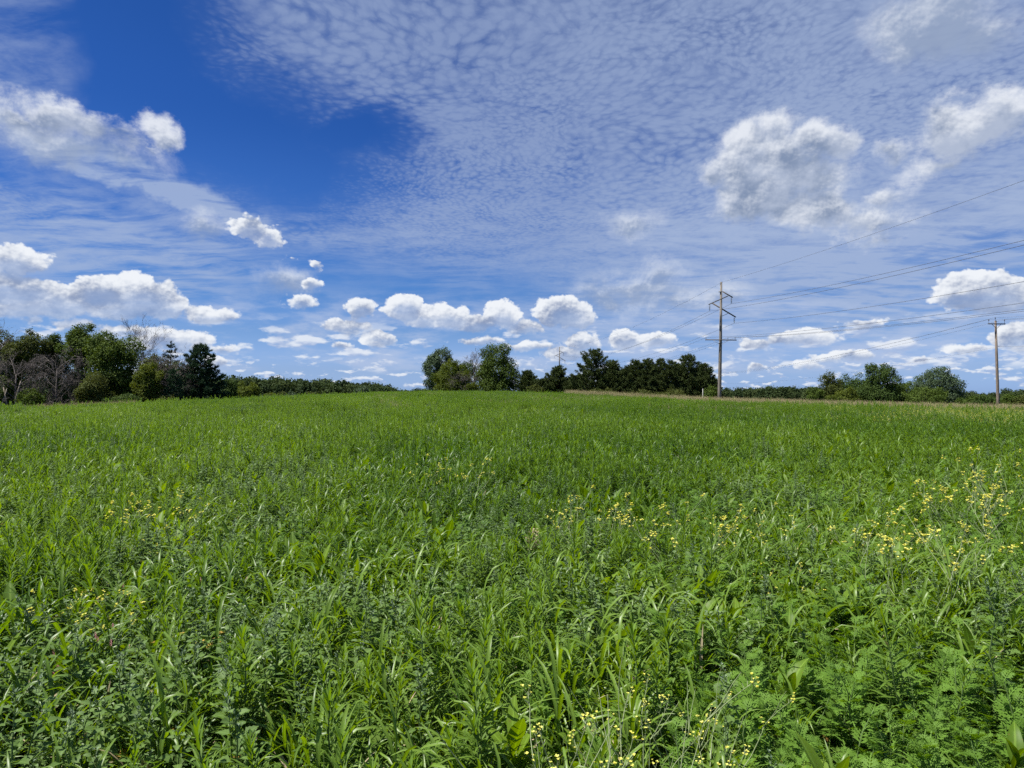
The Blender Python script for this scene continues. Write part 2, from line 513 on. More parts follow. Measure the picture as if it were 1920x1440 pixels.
def ground(x, y):
    """Height of the land: a field that swells to a low crest ahead and falls off into a valley behind it."""
    x = np.asarray(x, dtype=float); y = np.asarray(y, dtype=float)
    rise = sstep(y, 15, 140)
    h = 1.62 * np.exp(-((x + 9) / np.where(x > -9, 31.0, 41.0)) ** 2) * rise
    h += (-1.40 * sstep(-x, 24, 70) - 1.00 * sstep(x, 14, 66)) * sstep(y, 18, 95)
    h += 0.10 * np.sin(x * 0.11 + 1.0) * np.sin(y * 0.07) * sstep(y, 4, 30)
    h -= 7.0 * sstep(y, 150, 330) 
    h -= 2.0 * sstep(y, 190, 420)
    h -= 3.0 * sstep(np.abs(x), 250, 900)
    return h


def gz(x, y): return float(ground(x, y))


def at_px(px, dist):
    """Ground point seen in the photo's column px at the depth dist (metres along the view)."""
    x = (px - 960.0) / FPX * dist
    return x, dist, gz(x, dist)


soil = noise_mat('soil', srgb(58, 50, 38), srgb(88, 78, 60), size=3.0, rough=0.95, detail=10, bump=0.7, bdist=0.03)
# from afar the gaps between the plants read green: low moss, stubble and seedlings cover the soil
snt = soil.node_tree
pbn = [n for n in snt.nodes if n.type == 'BSDF_PRINCIPLED'][0]
tco = nd(snt, 'ShaderNodeTexCoord')
nz2 = nd(snt, 'ShaderNodeTexNoise', i_Scale=0.9, i_Detail=8.0, i_Roughness=0.7); snt.links.new(tco.outputs['Object'], nz2.inputs['Vector'])
mr2 = nd(snt, 'ShaderNodeMapRange'); snt.links.new(nz2.outputs[0], mr2.inputs[0]); mr2.inputs[1].default_value, mr2.inputs[2].default_value = 0.38, 0.50
mg = nd(snt, 'ShaderNodeMix', data_type='RGBA'); snt.links.new(mr2.outputs[0], mg.inputs[0])
old = pbn.inputs['Base Color'].links[0].from_socket
snt.links.new(old, mg.inputs[6]); mg.inputs[7].default_value = (0.030, 0.062, 0.014, 1)
snt.links.new(mg.outputs[2], pbn.inputs['Base Color'])

rad = np.concatenate([np.linspace(0, 6, 25), np.geomspace(6.3, 160, 90), np.geomspace(165, 6000, 50)])
nang = 288
ang = np.linspace(0, 2 * np.pi, nang, endpoint=False)
gx = np.outer(rad, np.sin(ang)); gy = np.outer(rad, np.cos(ang))
gv = np.stack([gx, gy, ground(gx, gy)], -1).reshape(-1, 3)
idx = np.arange(len(rad) * nang).reshape(len(rad), nang)
q = np.stack([idx[:-1], np.roll(idx[:-1], -1, 1), np.roll(idx[1:], -1, 1), idx[1:]], -1).reshape(-1, 4)
mb = MB(); mb.add(gv, [tuple(f[::-1]) for f in q.tolist()])
field = mb.build('ground', soil, smooth=True)
tag(field, 'dark soil of the weedy field under the plants', kind='structure')
# ----------------------------------------------------------------- field plants: prototypes
M_GRASS = leaf_mat('grass_leaf', (0.051, 0.118, 0.011, 1), (0.158, 0.254, 0.033, 1), rough=0.40, trans=0.44, vein=0.35, spec=0.42, vary=0.45, patch=0.72)
M_GOOSE = leaf_mat('lambsquarters_leaf', (0.050, 0.106, 0.018, 1), (0.122, 0.201, 0.042, 1), rough=0.6, trans=0.38, vein=0.3, spec=0.25, young=(0.198, 0.275, 0.120, 1), patch=0.72)
M_RAG = leaf_mat('ragweed_leaf', (0.060, 0.135, 0.014, 1), (0.133, 0.244, 0.033, 1), rough=0.6, trans=0.44, vein=0.2, spec=0.15, young=(0.174, 0.291, 0.051, 1), patch=0.56)
M_HORSE = leaf_mat('horseweed_leaf', (0.039, 0.096, 0.011, 1), (0.116, 0.197, 0.025, 1), rough=0.55, trans=0.44, vein=0.3, spec=0.20, young=(0.158, 0.270, 0.035, 1), patch=0.80)
M_BROAD = leaf_mat('broad_leaf', (0.057, 0.126, 0.011, 1), (0.158, 0.255, 0.024, 1), rough=0.48, trans=0.44, vein=0.45, spec=0.24, stain=(0.181, 0.132, 0.040, 1), patch=0.56)
M_LOW = leaf_mat('low_leaf', (0.042, 0.096, 0.012, 1), (0.118, 0.192, 0.028, 1), rough=0.5, trans=0.40, vein=0.2, spec=0.20, patch=0.56)
M_OLD = leaf_mat('withered_leaf', (0.30, 0.15, 0.05, 1), (0.48, 0.36, 0.06, 1), rough=0.7, trans=0.3, spec=0.2)
M_STEM = leaf_mat('green_stem', (0.070, 0.130, 0.030, 1), (0.140, 0.200, 0.065, 1), rough=0.5, trans=0.0, spec=0.35)
M_MSTEM = leaf_mat('pale_stem', (0.17, 0.22, 0.09, 1), (0.27, 0.31, 0.15, 1), rough=0.5, trans=0.0, spec=0.35)
M_DRYSTEM = leaf_mat('straw', (0.26, 0.21, 0.12, 1), (0.44, 0.37, 0.23, 1), rough=0.8, trans=0.1, spec=0.2)
M_YELLOW = leaf_mat('yellow_petal', (0.64, 0.60, 0.09, 1), (0.80, 0.79, 0.22, 1), rough=0.6, trans=0.3, spec=0.2)
M_PINK = leaf_mat('pink_bud', (0.42, 0.17, 0.17, 1), (0.62, 0.36, 0.34, 1), rough=0.7, trans=0.1, spec=0.2)
M_BUD = leaf_mat('mealy_bud', (0.075, 0.125, 0.055, 1), (0.200, 0.265, 0.155, 1), rough=0.7, trans=0.1, spec=0.25)
M_HEAD = leaf_mat('grass_head', (0.22, 0.19, 0.09, 1), (0.42, 0.37, 0.20, 1), rough=0.8, trans=0.15, spec=0.2)
PLANT_MATS = [M_GRASS, M_GOOSE, M_RAG, M_HORSE, M_BROAD, M_LOW, M_OLD, M_STEM, M_DRYSTEM, M_YELLOW, M_PINK, M_BUD, M_HEAD, M_MSTEM]
(GRASS, GOOSE, RAG, HORSE, BROAD, LOW, OLD, STEM, STRAW, YEL, PINK, BUD, HEAD, MSTEM) = range(14)
U = random.uniform


def blade(mb, base, yaw, pitch, length, width, prof, droop, mat, fold=0.25, rnd=None, young=0.0, twist=0.0, cols=3, bend=1.6):
    """A leaf: a strip along a drooping midrib; prof = [(t, half width 0..1)], folded along the midrib."""
    rnd = random.random() if rnd is None else rnd
    base = np.array(base, dtype=float)
    vs, at, fs = [], [], []
    p = base.copy(); t0 = 0.0
    cy_, sy_ = math.cos(yaw), math.sin(yaw)
    for i, (t, w) in enumerate(prof):
        a = pitch - droop * (0.5 * (t + t0)) ** bend
        d = np.array([math.cos(a) * cy_, math.cos(a) * sy_, math.sin(a)])
        p = p + d * (t - t0) * length
        a2 = pitch - droop * t ** bend
        nrm = np.array([-math.sin(a2) * cy_, -math.sin(a2) * sy_, math.cos(a2)])
        side = np.array([-sy_, cy_, 0.0])
        tw = twist * t
        side, nrm = side * math.cos(tw) + nrm * math.sin(tw), nrm * math.cos(tw) - side * math.sin(tw)
        h = w * width * 0.5
        if cols == 3:
            up = nrm * (h * fold)
            vs += [p - side * h + up, p, p + side * h + up]; at += [(1, young, rnd), (0, young, rnd), (1, young, rnd)]
        else:
            vs += [p - side * h, p + side * h]; at += [(0.6, young, rnd)] * 2
        t0 = t
    n = len(prof)
    for i in range(n - 1):
        for k in range(cols - 1):
            a_, b_ = i * cols + k, (i + 1) * cols + k
            if prof[i + 1][1] < 0.02 and cols == 3:
                fs.append((a_, a_ + 1, b_ + (1 if k == 0 else 0)))
            else:
                fs.append((a_, a_ + 1, b_ + 1, b_))
    mb.add(vs, fs, mat, np.float32(at))
    return p


GRASS_PROF = [(0, .55), (.18, .9), (.38, 1), (.58, .9), (.78, .6), (.92, .28), (1, 0.0)]
DIAMOND = [(0, .06), (.14, .10), (.24, .52), (.36, 1.0), (.44, .74), (.54, .80), (.64, .50), (.74, .52), (.86, .22), (1, 0.0)]
OVATE = [(0, .06), (.10, .45), (.28, .92), (.48, 1.0), (.70, .70), (.88, .30), (1, 0.0)]
LANCE = [(0, .10), (.20, .55), (.45, 1.0), (.70, .78), (.88, .36), (1, 0.0)]
LINEAR = [(0, .3), (.35, 1.0), (.7, .8), (1, 0.0)]


def stem_pts(h, lean=0.08, n=5, wob=0.015):
    a = U(0, 6.28); l = U(0, lean)
    return [Vector((math.cos(a) * l * h * (i / (n - 1)) ** 1.6 + U(-wob, wob) * (i > 0), math.sin(a) * l * h * (i / (n - 1)) ** 1.6 + U(-wob, wob) * (i > 0), h * i / (n - 1))) for i in range(n)]


def along(pts, t):
    f = t * (len(pts) - 1); i = min(int(f), len(pts) - 2)
    return pts[i].lerp(pts[i + 1], f - i)


# Each maker returns a list of (part name, [MB, ...]).
def make_grass(seed, h=0.45, culms=4):
    random.seed(seed)
    blades = MB(); st = MB()
    for c in range(culms):
        bx, by = U(-.05, .05), U(-.05, .05)
        hc = h * U(.45, .85); lean = U(0, .35); la = U(0, 6.28)
        tip = Vector((bx + math.cos(la) * lean * hc, by + math.sin(la) * lean * hc, hc))
        base = Vector((bx, by, 0))
        st.tube([base, base.lerp(tip, .5), tip], [.0028, .0024, .0016], 3, STEM, False, (0, 0, U(.2, .8)))
        nb = random.randint(3, 5)
        y0 = U(0, 6.28)
        for k in range(nb):
            t = (k + .6) / nb
            p = base.lerp(tip, t)
            L = h * U(.50, .85) * (1.05 - .25 * abs(t - .5))
            blade(blades, p, y0 + k * 3.14 + U(-.6, .6), R(U(58, 84)), L, U(.011, .018), GRASS_PROF, R(U(30, 150)), STRAW if (k == 0 and random.random() < .30) else GRASS, .30, U(0, 1), 0, U(-.9, .9), 3, U(1.3, 2.4))
    return [('stem', [st]), ('leaf', [blades])]


def make_lambsquarters(seed, h=0.5, n=22, size=.055):
    random.seed(seed)
    st, leaves, bud = MB(), [], MB()
    pts = stem_pts(h, .12, 6)
    st.tube(pts, [.0045, .004, .0036, .003, .0022, .0012], 5, STEM, False, (0, 0, U(.2, .9)))
    y = U(0, 6.28)
    for k in range(n):
        t = .16 + .80 * (k / (n - 1)) ** .9
        y += 2.4 + U(-.3, .3)
        s = size * (1.12 - .72 * t ** 2.2) * U(.8, 1.2)
        p = along(pts, t)
        lf = MB()
        pet = s * U(.45, .75); pit = R(U(15, 50) + 25 * t)
        d = Vector((math.cos(y) * math.cos(pit), math.sin(y) * math.cos(pit), math.sin(pit)))
        q = p + d * pet
        lf.tube([p, q], [.0011, .0009], 3, STEM, False, (0, 0, .6))
        blade(lf, q, y, pit * U(.1, .6), s, s * U(.62, .85), DIAMOND, R(U(5, 55)), OLD if (t < .3 and random.random() < .10) else GOOSE, U(.1, .45), U(0, 1), max(0, (t - .55) / .45) * .9, U(-.5, .5))
        leaves.append(lf)
        if t > .45 and random.random() < .55:          # short side shoot with small leaves in the axil
            for j in range(3):
                blade(lf, p + d * .012, y + U(-1, 1), R(U(30, 75)), s * .5, s * .24, LANCE, R(U(0, 40)), GOOSE, .3, U(0, 1), .5 + .4 * t, 0, 3)
    for k in range(46 if seed % 3 == 0 else 14):
        t = U(.80, 1.04); p = along(pts, min(t, 1)) + Vector((0, 0, max(0, t - 1) * h * .5))
        a = U(0, 6.28); r = (1.07 - t) * .075
        c = p + Vector((math.cos(a) * r, math.sin(a) * r, U(-.01, .012)))
        blade(bud, c, a, R(U(20, 80)), U(.008, .017), U(.005, .008), [(0, .4), (.5, 1), (1, 0)], 0, BUD, .3, U(0, 1), 0, 0, 3)
    return [('stem', [st]), ('leaf', leaves), ('bud', [bud])]


def rag_leaf(mb, base, yaw, pitch, L, rnd, young, droop):
    """Twice-cut, ferny leaf."""
    cy_, sy_ = math.cos(yaw), math.sin(yaw)
    side = np.array([-sy_, cy_, 0.0])
    p = np.array(base, dtype=float); n = 6
    vs, fs, at = [], [], []

    def lobe(o, d, l, w, nrm):
        sd = np.cross(d, nrm); sd /= np.linalg.norm(sd) + 1e-9
        i = len(vs)
        m = o + d * l * .45
        vs.extend([o, m - sd * w * .5, o + d * l, m + sd * w * .5]); at.extend([(.2, young, rnd)] * 4)
        fs.append((i, i + 1, i + 2, i + 3))

    prev = p
    for k in range(1, n + 1):
        t = k / n
        a = pitch - droop * t ** 1.4
        d = np.array([math.cos(a) * cy_, math.cos(a) * sy_, math.sin(a)])
        nrm = np.array([-math.sin(a) * cy_, -math.sin(a) * sy_, math.cos(a)])
        q = prev + d * L / n
        i = len(vs); w = L * .022
        vs.extend([prev - side * w, prev + side * w, q + side * w * .8, q - side * w * .8]); at.extend([(0, young, rnd)] * 4)
        fs.append((i, i + 1, i + 2, i + 3))
        if k > 1:
            ll = L * .40 * math.sin(math.pi * min(1, (t + .08)) ** 1.1) + L * .08
            for s_ in (-1, 1):
                dd = d * .62 + side * s_ * .78 + nrm * U(-.1, .2); dd /= np.linalg.norm(dd)
                lobe(prev, dd, ll, ll * .30, nrm)
                if ll > L * .16:
                    for f_ in (.38, .68):
                        for s2 in (-1, 1):
                            d2 = dd * .65 + np.cross(nrm, dd) * s2 * .75; d2 /= np.linalg.norm(d2)
                            lobe(prev + dd * ll * f_, d2, ll * .42 * (1.1 - f_ * .5), ll * .12, nrm)
        prev = q
    lobe(prev, d, L * .16, L * .07, nrm)
    mb.add(vs, fs, RAG, np.float32(at))


def make_ragweed(seed, h=0.42, n=13):
    random.seed(seed)
    st, lf = MB(), MB()
    pts = stem_pts(h, .15, 5)
    st.tube(pts, [.004, .0036, .003, .0022, .0012], 4, STEM, False, (0, 0, U(.2, .9)))
    y = U(0, 6.28)
    for k in range(n):
        t = .22 + .78 * k / (n - 1)
        y += 1.57 + U(-.3, .3) + (3.14 if k % 2 else 0)
        L = U(.085, .13) * (1.1 - .55 * t ** 3)
        rag_leaf(lf, along(pts, t), y, R(U(20, 45) + 30 * t ** 3), L, U(0, 1), max(0, t - .6) * 1.8, R(U(15, 65)))
    return [('stem', [st]), ('leaf', [lf])]


def make_horseweed(seed, h=0.55, n=64):
    random.seed(seed)
    st, lf = MB(), MB()
    pts = stem_pts(h, .08, 5)
    st.tube(pts, [.0045, .004, .0036, .003, .002], 4, STEM, False, (0, 0, U(.2, .9)))
    y = 0
    for k in range(n):
        t = .12 + .88 * (k / (n - 1)) ** .75
        y += 2.3998 + U(-.2, .2)
        L = U(.080, .115) * (1.0 - .35 * max(0, t - .8) / .2) * (1.25 if t < .6 else 1.0)
        pit = R(U(20, 42) + 42 * max(0, (t - .72) / .28))
        blade(lf, along(pts, t), y, pit, L, U(.008, .013), LINEAR, R(U(10, 60) * (1.1 - t * .7)), HORSE, .25, U(0, 1), max(0, (t - .6) / .4), 0, 3)
    return [('stem', [st]), ('leaf', [lf])]


def make_broadleaf(seed, h=0.32, n=10):
    random.seed(seed)
    st, leaves = MB(), []
    pts = stem_pts(h * .7, .1, 4)
    st.tube(pts, [.004, .0036, .003, .002], 4, STEM, False, (0, 0, U(.2, .9)))
    y = U(0, 6.28)
    for k in range(n):
        t = .05 + .95 * k / (n - 1)
        y += 2.4 + U(-.3, .3)
        lf = MB()
        L = h * U(.42, .68)
        mat = OLD if (k < 2 and random.random() < .15) else BROAD
        blade(lf, along(pts, t), y, R(U(38, 66) + 18 * t), L, L * U(.22, .34), LANCE if seed % 2 else OVATE, R(U(5, 70)), mat, U(.15, .4), U(0, 1), .5 * t, U(-.4, .4))
        leaves.append(lf)
    return [('stem', [st]), ('leaf', leaves)]


def make_low(seed, n=34):
    """A mat of seedlings and small round-leaved weeds."""
    random.seed(seed)
    lf = MB()
    for k in range(n):
        r = .17 * math.sqrt(U(0, 1)); a = U(0, 6.28); z = U(.03, .20)
        s = U(.018, .036)
        blade(lf, (r * math.cos(a), r * math.sin(a), z), U(0, 6.28), R(U(-5, 50)), s * 1.4, s, OVATE if k % 3 else LANCE, R(U(0, 50)), OLD if random.random() < .012 else LOW, .25, U(0, 1), 0, U(-.5, .5))
        if k % 4 == 0:
            blade(lf, (r * math.cos(a), r * math.sin(a), 0), U(0, 6.28), R(U(60, 85)), z * 1.6 + .05, .006, LINEAR, R(U(0, 70)), GRASS, .2, U(0, 1), 0, 0)
    return [('leaf', [lf])]


def flower(mb, c, s, yaw):
    for k in range(4):
        blade(mb, c, yaw + k * 1.57, R(U(30, 75)), s, s * .85, [(0, .3), (.55, 1), (.9, .8), (1, .3)], R(30), YEL, .1, U(0, 1), 0, 0, 2)


def make_mustard(seed, h=0.75, spread=.42, heads=26, fs=.009):
    """Wiry, pale, wide-branching stems with small bunches of yellow four-petalled flowers at their ends."""
    random.seed(seed)
    st, heads_l, lf = MB(), [], MB()
    tips = []

    def grow(p, d, L, r, depth):
        n = 4; pts = [p]
        for i in range(n):
            d = (d + Vector((U(-.16, .16), U(-.16, .16), .06 + U(-.05, .07)))).normalized()
            pts.append(pts[-1] + d * (L / n))
        st.tube(pts, [r * (1 - .12 * i) for i in range(n + 1)], 4, MSTEM, False, (0, 0, U(.6, 1)))
        if depth == 0: tips.append((pts[-1], d)); return
        tips.append((pts[-1], d))
        for k in range(random.randint(2, 3) if depth > 1 else 2):
            q = pts[random.randint(2, n)]
            a = U(0, 6.28)
            dd = (d * .75 + Vector((math.cos(a), math.sin(a), .25)) * U(.4, .8)).normalized()
            grow(q, dd, L * U(.6, .85), r * .72, depth - 1)

    nb = 6
    for k in range(nb):
        a = k * 6.28 / nb + U(-.4, .4); f = U(.5, 1.6)
        grow(Vector((0, 0, .05)), Vector((math.cos(a) * spread * f, math.sin(a) * spread * f, .62)).normalized(), h * .46, .0028, 2)
    zt = max(p.z for p, d in tips)
    tips = [t for t in tips if t[0].z > .62 * zt]
    for k in range(8):
        blade(lf, (0, 0, .03), U(0, 6.28), R(U(25, 60)), U(.10, .18), .045, [(0, .1), (.2, .5), (.3, .3), (.45, .9), (.55, .5), (.75, 1), (1, 0)], R(U(20, 70)), BROAD, .2, U(0, 1), 0)
    random.shuffle(tips)
    for p, d in tips[:heads]:
        hd = MB()
        for k in range(random.randint(3, 6)):
            c = p + Vector((U(-.016, .016), U(-.016, .016), U(-.012, .016)))
            hd.tube([p - d * .012, c], [.0006, .0005], 3, MSTEM, False, (0, 0, .8))
            flower(hd, c, fs * U(.8, 1.2), U(0, 6))
        for k in range(5):
            c = p - d * U(.015, .06); a = U(0, 6.28)
            hd.tube([c, c + Vector((math.cos(a) * .012, math.sin(a) * .012, .008))], [.0007, .0009], 3, MSTEM, False, (0, 0, .9))
        heads_l.append(hd)
    return [('stem', [st]), ('leaf', [lf]), ('flower_head', heads_l)]


def make_smartweed(seed, h=.4):
    random.seed(seed)
    st, lf, fl = MB(), MB(), MB()
    for c in range(3):
        pts = stem_pts(h * U(.7, 1), .3, 5)
        st.tube(pts, [.002, .002, .0018, .0015, .001], 3, STEM, False, (0, 0, .8))
        for k in range(7):
            blade(lf, along(pts, .2 + .1 * k), U(0, 6.28), R(U(20, 50)), U(.05, .08), .014, LANCE, R(U(10, 60)), BROAD, .2, U(0, 1), .3)
        top = pts[-1]
        for k in range(26):
            t = k / 26; a = k * 2.4
            blade(fl, top + Vector((math.cos(a) * .003, math.sin(a) * .003, t * .035)), a, R(55), .006, .005, [(0, .5), (.5, 1), (1, .1)], 0, PINK, .2, U(0, 1), 0, 0, 2)
    return [('stem', [st]), ('leaf', [lf]), ('flower_spike', [fl])]


def make_meadow_grass(seed, h=1.0, culms=16):
    """Tall ripe grass with tan seed heads, the margin of the field."""
    random.seed(seed)
    lf, hd = MB(), MB()
    for c in range(culms):
        bx, by = U(-.22, .22), U(-.22, .22); hc = h * U(.65, 1.05); a = U(0, 6.28); l = U(.02, .28)
        pts = [Vector((bx + math.cos(a) * l * hc * (i / 4) ** 2, by + math.sin(a) * l * hc * (i / 4) ** 2, hc * i / 4)) for i in range(5)]
        lf.tube(pts, [.003, .0028, .0025, .002, .0015], 3, STRAW if c % 3 else STEM, False, (0, 0, U(0, 1)))
        for k in range(3):
            blade(lf, along(pts, .1 + .2 * k), U(0, 6.28), R(U(55, 80)), h * U(.3, .5), .009, GRASS_PROF, R(U(40, 130)), GRASS if (c + k) % 4 else STRAW, .2, U(0, 1), 0)
        d = pts[-1] - pts[-2]
        for k in range(16):
            t = k / 16; an = k * 2.4
            blade(hd, pts[-1] - d * .25 + d * t * .8, an, R(U(35, 70)), U(.03, .05) * (1.1 - .6 * t), .010, [(0, .3), (.4, 1), (1, .1)], R(20), HEAD, .2, U(0, 1), 0, 0, 2)
    return [('leaf', [lf]), ('seed_head', [hd])]


def whole(parts):
    m = MB()
    for _, l in parts:
        for b in l: m.merge(b)
    return m


PROTO = bpy.data.collections.new('plant_prototypes')       # not linked to the scene: only read by the scatterers
SPECIES = {
    'grass': [make_grass(100 + i, U(.30, .50), random.randint(3, 6)) for i in range(9)],
    'lambsquarters': [make_lambsquarters(200 + i, .36 + .05 * (i % 5), 22 + 2 * (i % 4), .058 + .007 * (i % 3)) for i in range(7)],
    'ragweed': [make_ragweed(300 + i, .26 + .05 * (i % 4), 12 + i % 3) for i in range(6)],
    'horseweed': [make_horseweed(400 + i, .42 + .07 * (i % 4), 56 + 6 * (i % 3)) for i in range(6)],
    'broadleaf_weed': [make_broadleaf(500 + i, .24 + .05 * (i % 4), 9 + i % 4) for i in range(6)],
    'low_weeds': [make_low(600 + i) for i in range(6)],
}
SP_COL, SP_OBJ = {}, {}


def proto_collection(name, plants):
    c = bpy.data.collections.new(name + '_prototypes')
    objs = []
    for i, p in enumerate(plants):
        b = p if isinstance(p, MB) else whole(p)
        o = bpy.data.objects.new('%s_prototype_%02d' % (name, i), b.mesh(name + '_mesh_%02d' % i, PLANT_MATS))
        c.objects.link(o); objs.append(o)
    return c, objs


def patchiness(x, y):
    """How lush (dark, negative) or thin (pale, positive) the growth is at a place of the field."""
    f = lambda s, k: np.array([mnoise.noise(Vector((a / s + k, b / s / 1.6, k * .37))) for a, b in zip(x, y)])
    return np.clip(.9 * f(7.0, 5.5) + .8 * f(2.6, 17.5) + .9 * f(22.0, 41.0), -1, 1)


def scatter(name, pts, rots, scl, ids, coll, label, cat, kind='stuff'):
    """One object whose points carry plants of a prototype collection."""
    me = bpy.data.meshes.new(name)
    me.vertices.add(len(pts)); me.vertices.foreach_set('co', np.asarray(pts, np.float32).ravel())
    for nm, ty, key, arr in (('patch', 'FLOAT', 'value', patchiness([p[0] for p in pts], [p[1] for p in pts])), ('rot', 'FLOAT_VECTOR', 'vector', rots), ('scl', 'FLOAT', 'value', scl), ('idx', 'INT', 'value', ids)):
        at = me.attributes.new(nm, ty, 'POINT')
        at.data.foreach_set(key, np.asarray(arr, np.int32 if ty == 'INT' else np.float32).ravel())
    o = link(bpy.data.objects.new(name, me))
    ng = bpy.data.node_groups.new(name + '_scatter', 'GeometryNodeTree')
    ng.interface.new_socket('Geometry', in_out='INPUT', socket_type='NodeSocketGeometry')
    ng.interface.new_socket('Geometry', in_out='OUTPUT', socket_type='NodeSocketGeometry')
    N = ng.nodes.new
    gi, go = N('NodeGroupInput'), N('NodeGroupOutput')
    iop = N('GeometryNodeInstanceOnPoints'); ci = N('GeometryNodeCollectionInfo')
    ci.inputs['Collection'].default_value = coll
    ci.inputs['Separate Children'].default_value = True; ci.inputs['Reset Children'].default_value = True
    iop.inputs['Pick Instance'].default_value = True

    def named(nm, ty):
        a = N('GeometryNodeInputNamedAttribute'); a.data_type = ty; a.inputs['Name'].default_value = nm
        return a.outputs['Attribute']
    K = ng.links.new
    K(gi.outputs[0], iop.inputs['Points']); K(ci.outputs[0], iop.inputs['Instance'])
    K(named('idx', 'INT'), iop.inputs['Instance Index'])
    e2r = N('FunctionNodeEulerToRotation'); K(named('rot', 'FLOAT_VECTOR'), e2r.inputs[0]); K(e2r.outputs[0], iop.inputs['Rotation'])
    K(named('scl', 'FLOAT'), iop.inputs['Scale'])
    K(iop.outputs[0], go.inputs[0])
    md = o.modifiers.new('scatter', 'NODES'); md.node_group = ng
    return tag(o, label, cat, None, kind)


for k, v in SPECIES.items():
    SP_COL[k], SP_OBJ[k] = proto_collection(k, v)
# ----------------------------------------------------------------- the field: where each plant stands
def vnoise(x, y, s, seed):
    return np.array([mnoise.noise(Vector((a / s + seed, b / s - seed, seed * 1.7))) for a, b in zip(x, y)])


def spots(y0, y1, per_m2, side=0.80, margin=1.6):
    n = int(per_m2 * (side * (y1 * y1 - y0 * y0) + 2 * margin * (y1 - y0)))
    y = np.sqrt(rng.uniform(y0 * y0, y1 * y1, n * 2))
    x = rng.uniform(-1, 1, n * 2) * (side * y1 + margin)
    k = np.abs(x) < side * y + margin
    return x[k], y[k]


near_x, near_y = [], []
for y0, y1, dn in ((1.55, 6, 120), (6, 12, 80), (12, 20, 32), (20, 32, 19)):
    a, b = spots(y0, y1, dn)
    near_x.append(a); near_y.append(b)
X, Y = np.concatenate(near_x), np.concatenate(near_y)
n1, n2, n3, n4 = (vnoise(X, Y, s, sd) for s, sd in ((2.3, 3.1), (1.7, 11.4), (3.4, 23.9), (1.1, 37.7)))
right = sstep(X / np.maximum(Y, 1), 0.05, 0.42)
deep_ = sstep(Y, 6, 16)
W = {
    'grass': np.clip(.46 + n1 * 2.0 - .14 * deep_, .05, None),
    'lambsquarters': np.clip(.25 + n2 * 1.7 - .26 * right - .10 * deep_ + .12 * sstep(-X / np.maximum(Y, 1), .1, .6), .04, None),
    'ragweed': np.clip(.10 + n3 * .9 + 1.35 * right * (1 - .45 * deep_), .02, None),
    'horseweed': np.clip((.09 + n4 * 1.2) * (1 - .75 * right) + .42 * deep_, .03, None),
    'broadleaf_weed': np.clip((.26 + n4 * -.9 - .05 * deep_) * (.25 + .75 * sstep(Y, 2.0, 3.2)), .03, None),
    'low_weeds': np.full(len(X), .32),
}
names = list(W)
Wm = np.stack([W[k] for k in names], 1); Wm /= Wm.sum(1, keepdims=True)
pick = (np.cumsum(Wm, 1) < rng.uniform(0, 1, (len(X), 1))).sum(1)
Z = ground(X, Y)

LABELS = {
    'grass': ('arching broad green grass blades growing between the weeds of the field', 'grass'),
    'lambsquarters': ('grey-green lambsquarters with toothed leaves scattered through the field', 'weeds'),
    'ragweed': ('ferny bright green ragweed carpeting the right of the field', 'weeds'),
    'horseweed': ('dark green horseweed with narrow whorled leaves across the field', 'weeds'),
    'broadleaf_weed': ('upright broad-leaved yellow-green weeds low among the grass', 'weeds'),
    'low_weeds': ('mat of small round-leaved seedlings covering the soil', 'ground cover'),
}
THING = {     # the nearest plants of a kind stand as things of their own
    'grass': (110, 'grass_tuft', 'tuft of broad arching grass blades', 'grass tuft', 'grass tufts'),
    'lambsquarters': (90, 'lambsquarters_plant', 'grey-green lambsquarters with toothed leaves', 'weed', 'lambsquarters plants'),
    'ragweed': (80, 'ragweed_plant', 'bright ragweed with ferny leaves', 'weed', 'ragweed plants'),
    'horseweed': (70, 'horseweed_plant', 'horseweed with narrow whorled leaves', 'weed', 'horseweed plants'),
    'broadleaf_weed': (60, 'broadleaf_plant', 'yellow-green broad-leaved weed', 'weed', 'broad-leaved weeds'),
}
TH_PROTO = {}


def thing_proto(kind, i):
    """Mesh data of a plant split into its parts, made once and shared by every copy."""
    key = (kind, i)
    if key not in TH_PROTO:
        out = []
        for pn, l in SPECIES[kind][i]:
            for b in l: out.append((pn, b.mesh(kind + '_' + pn, PLANT_MATS)))
        TH_PROTO[key] = out
    return TH_PROTO[key]


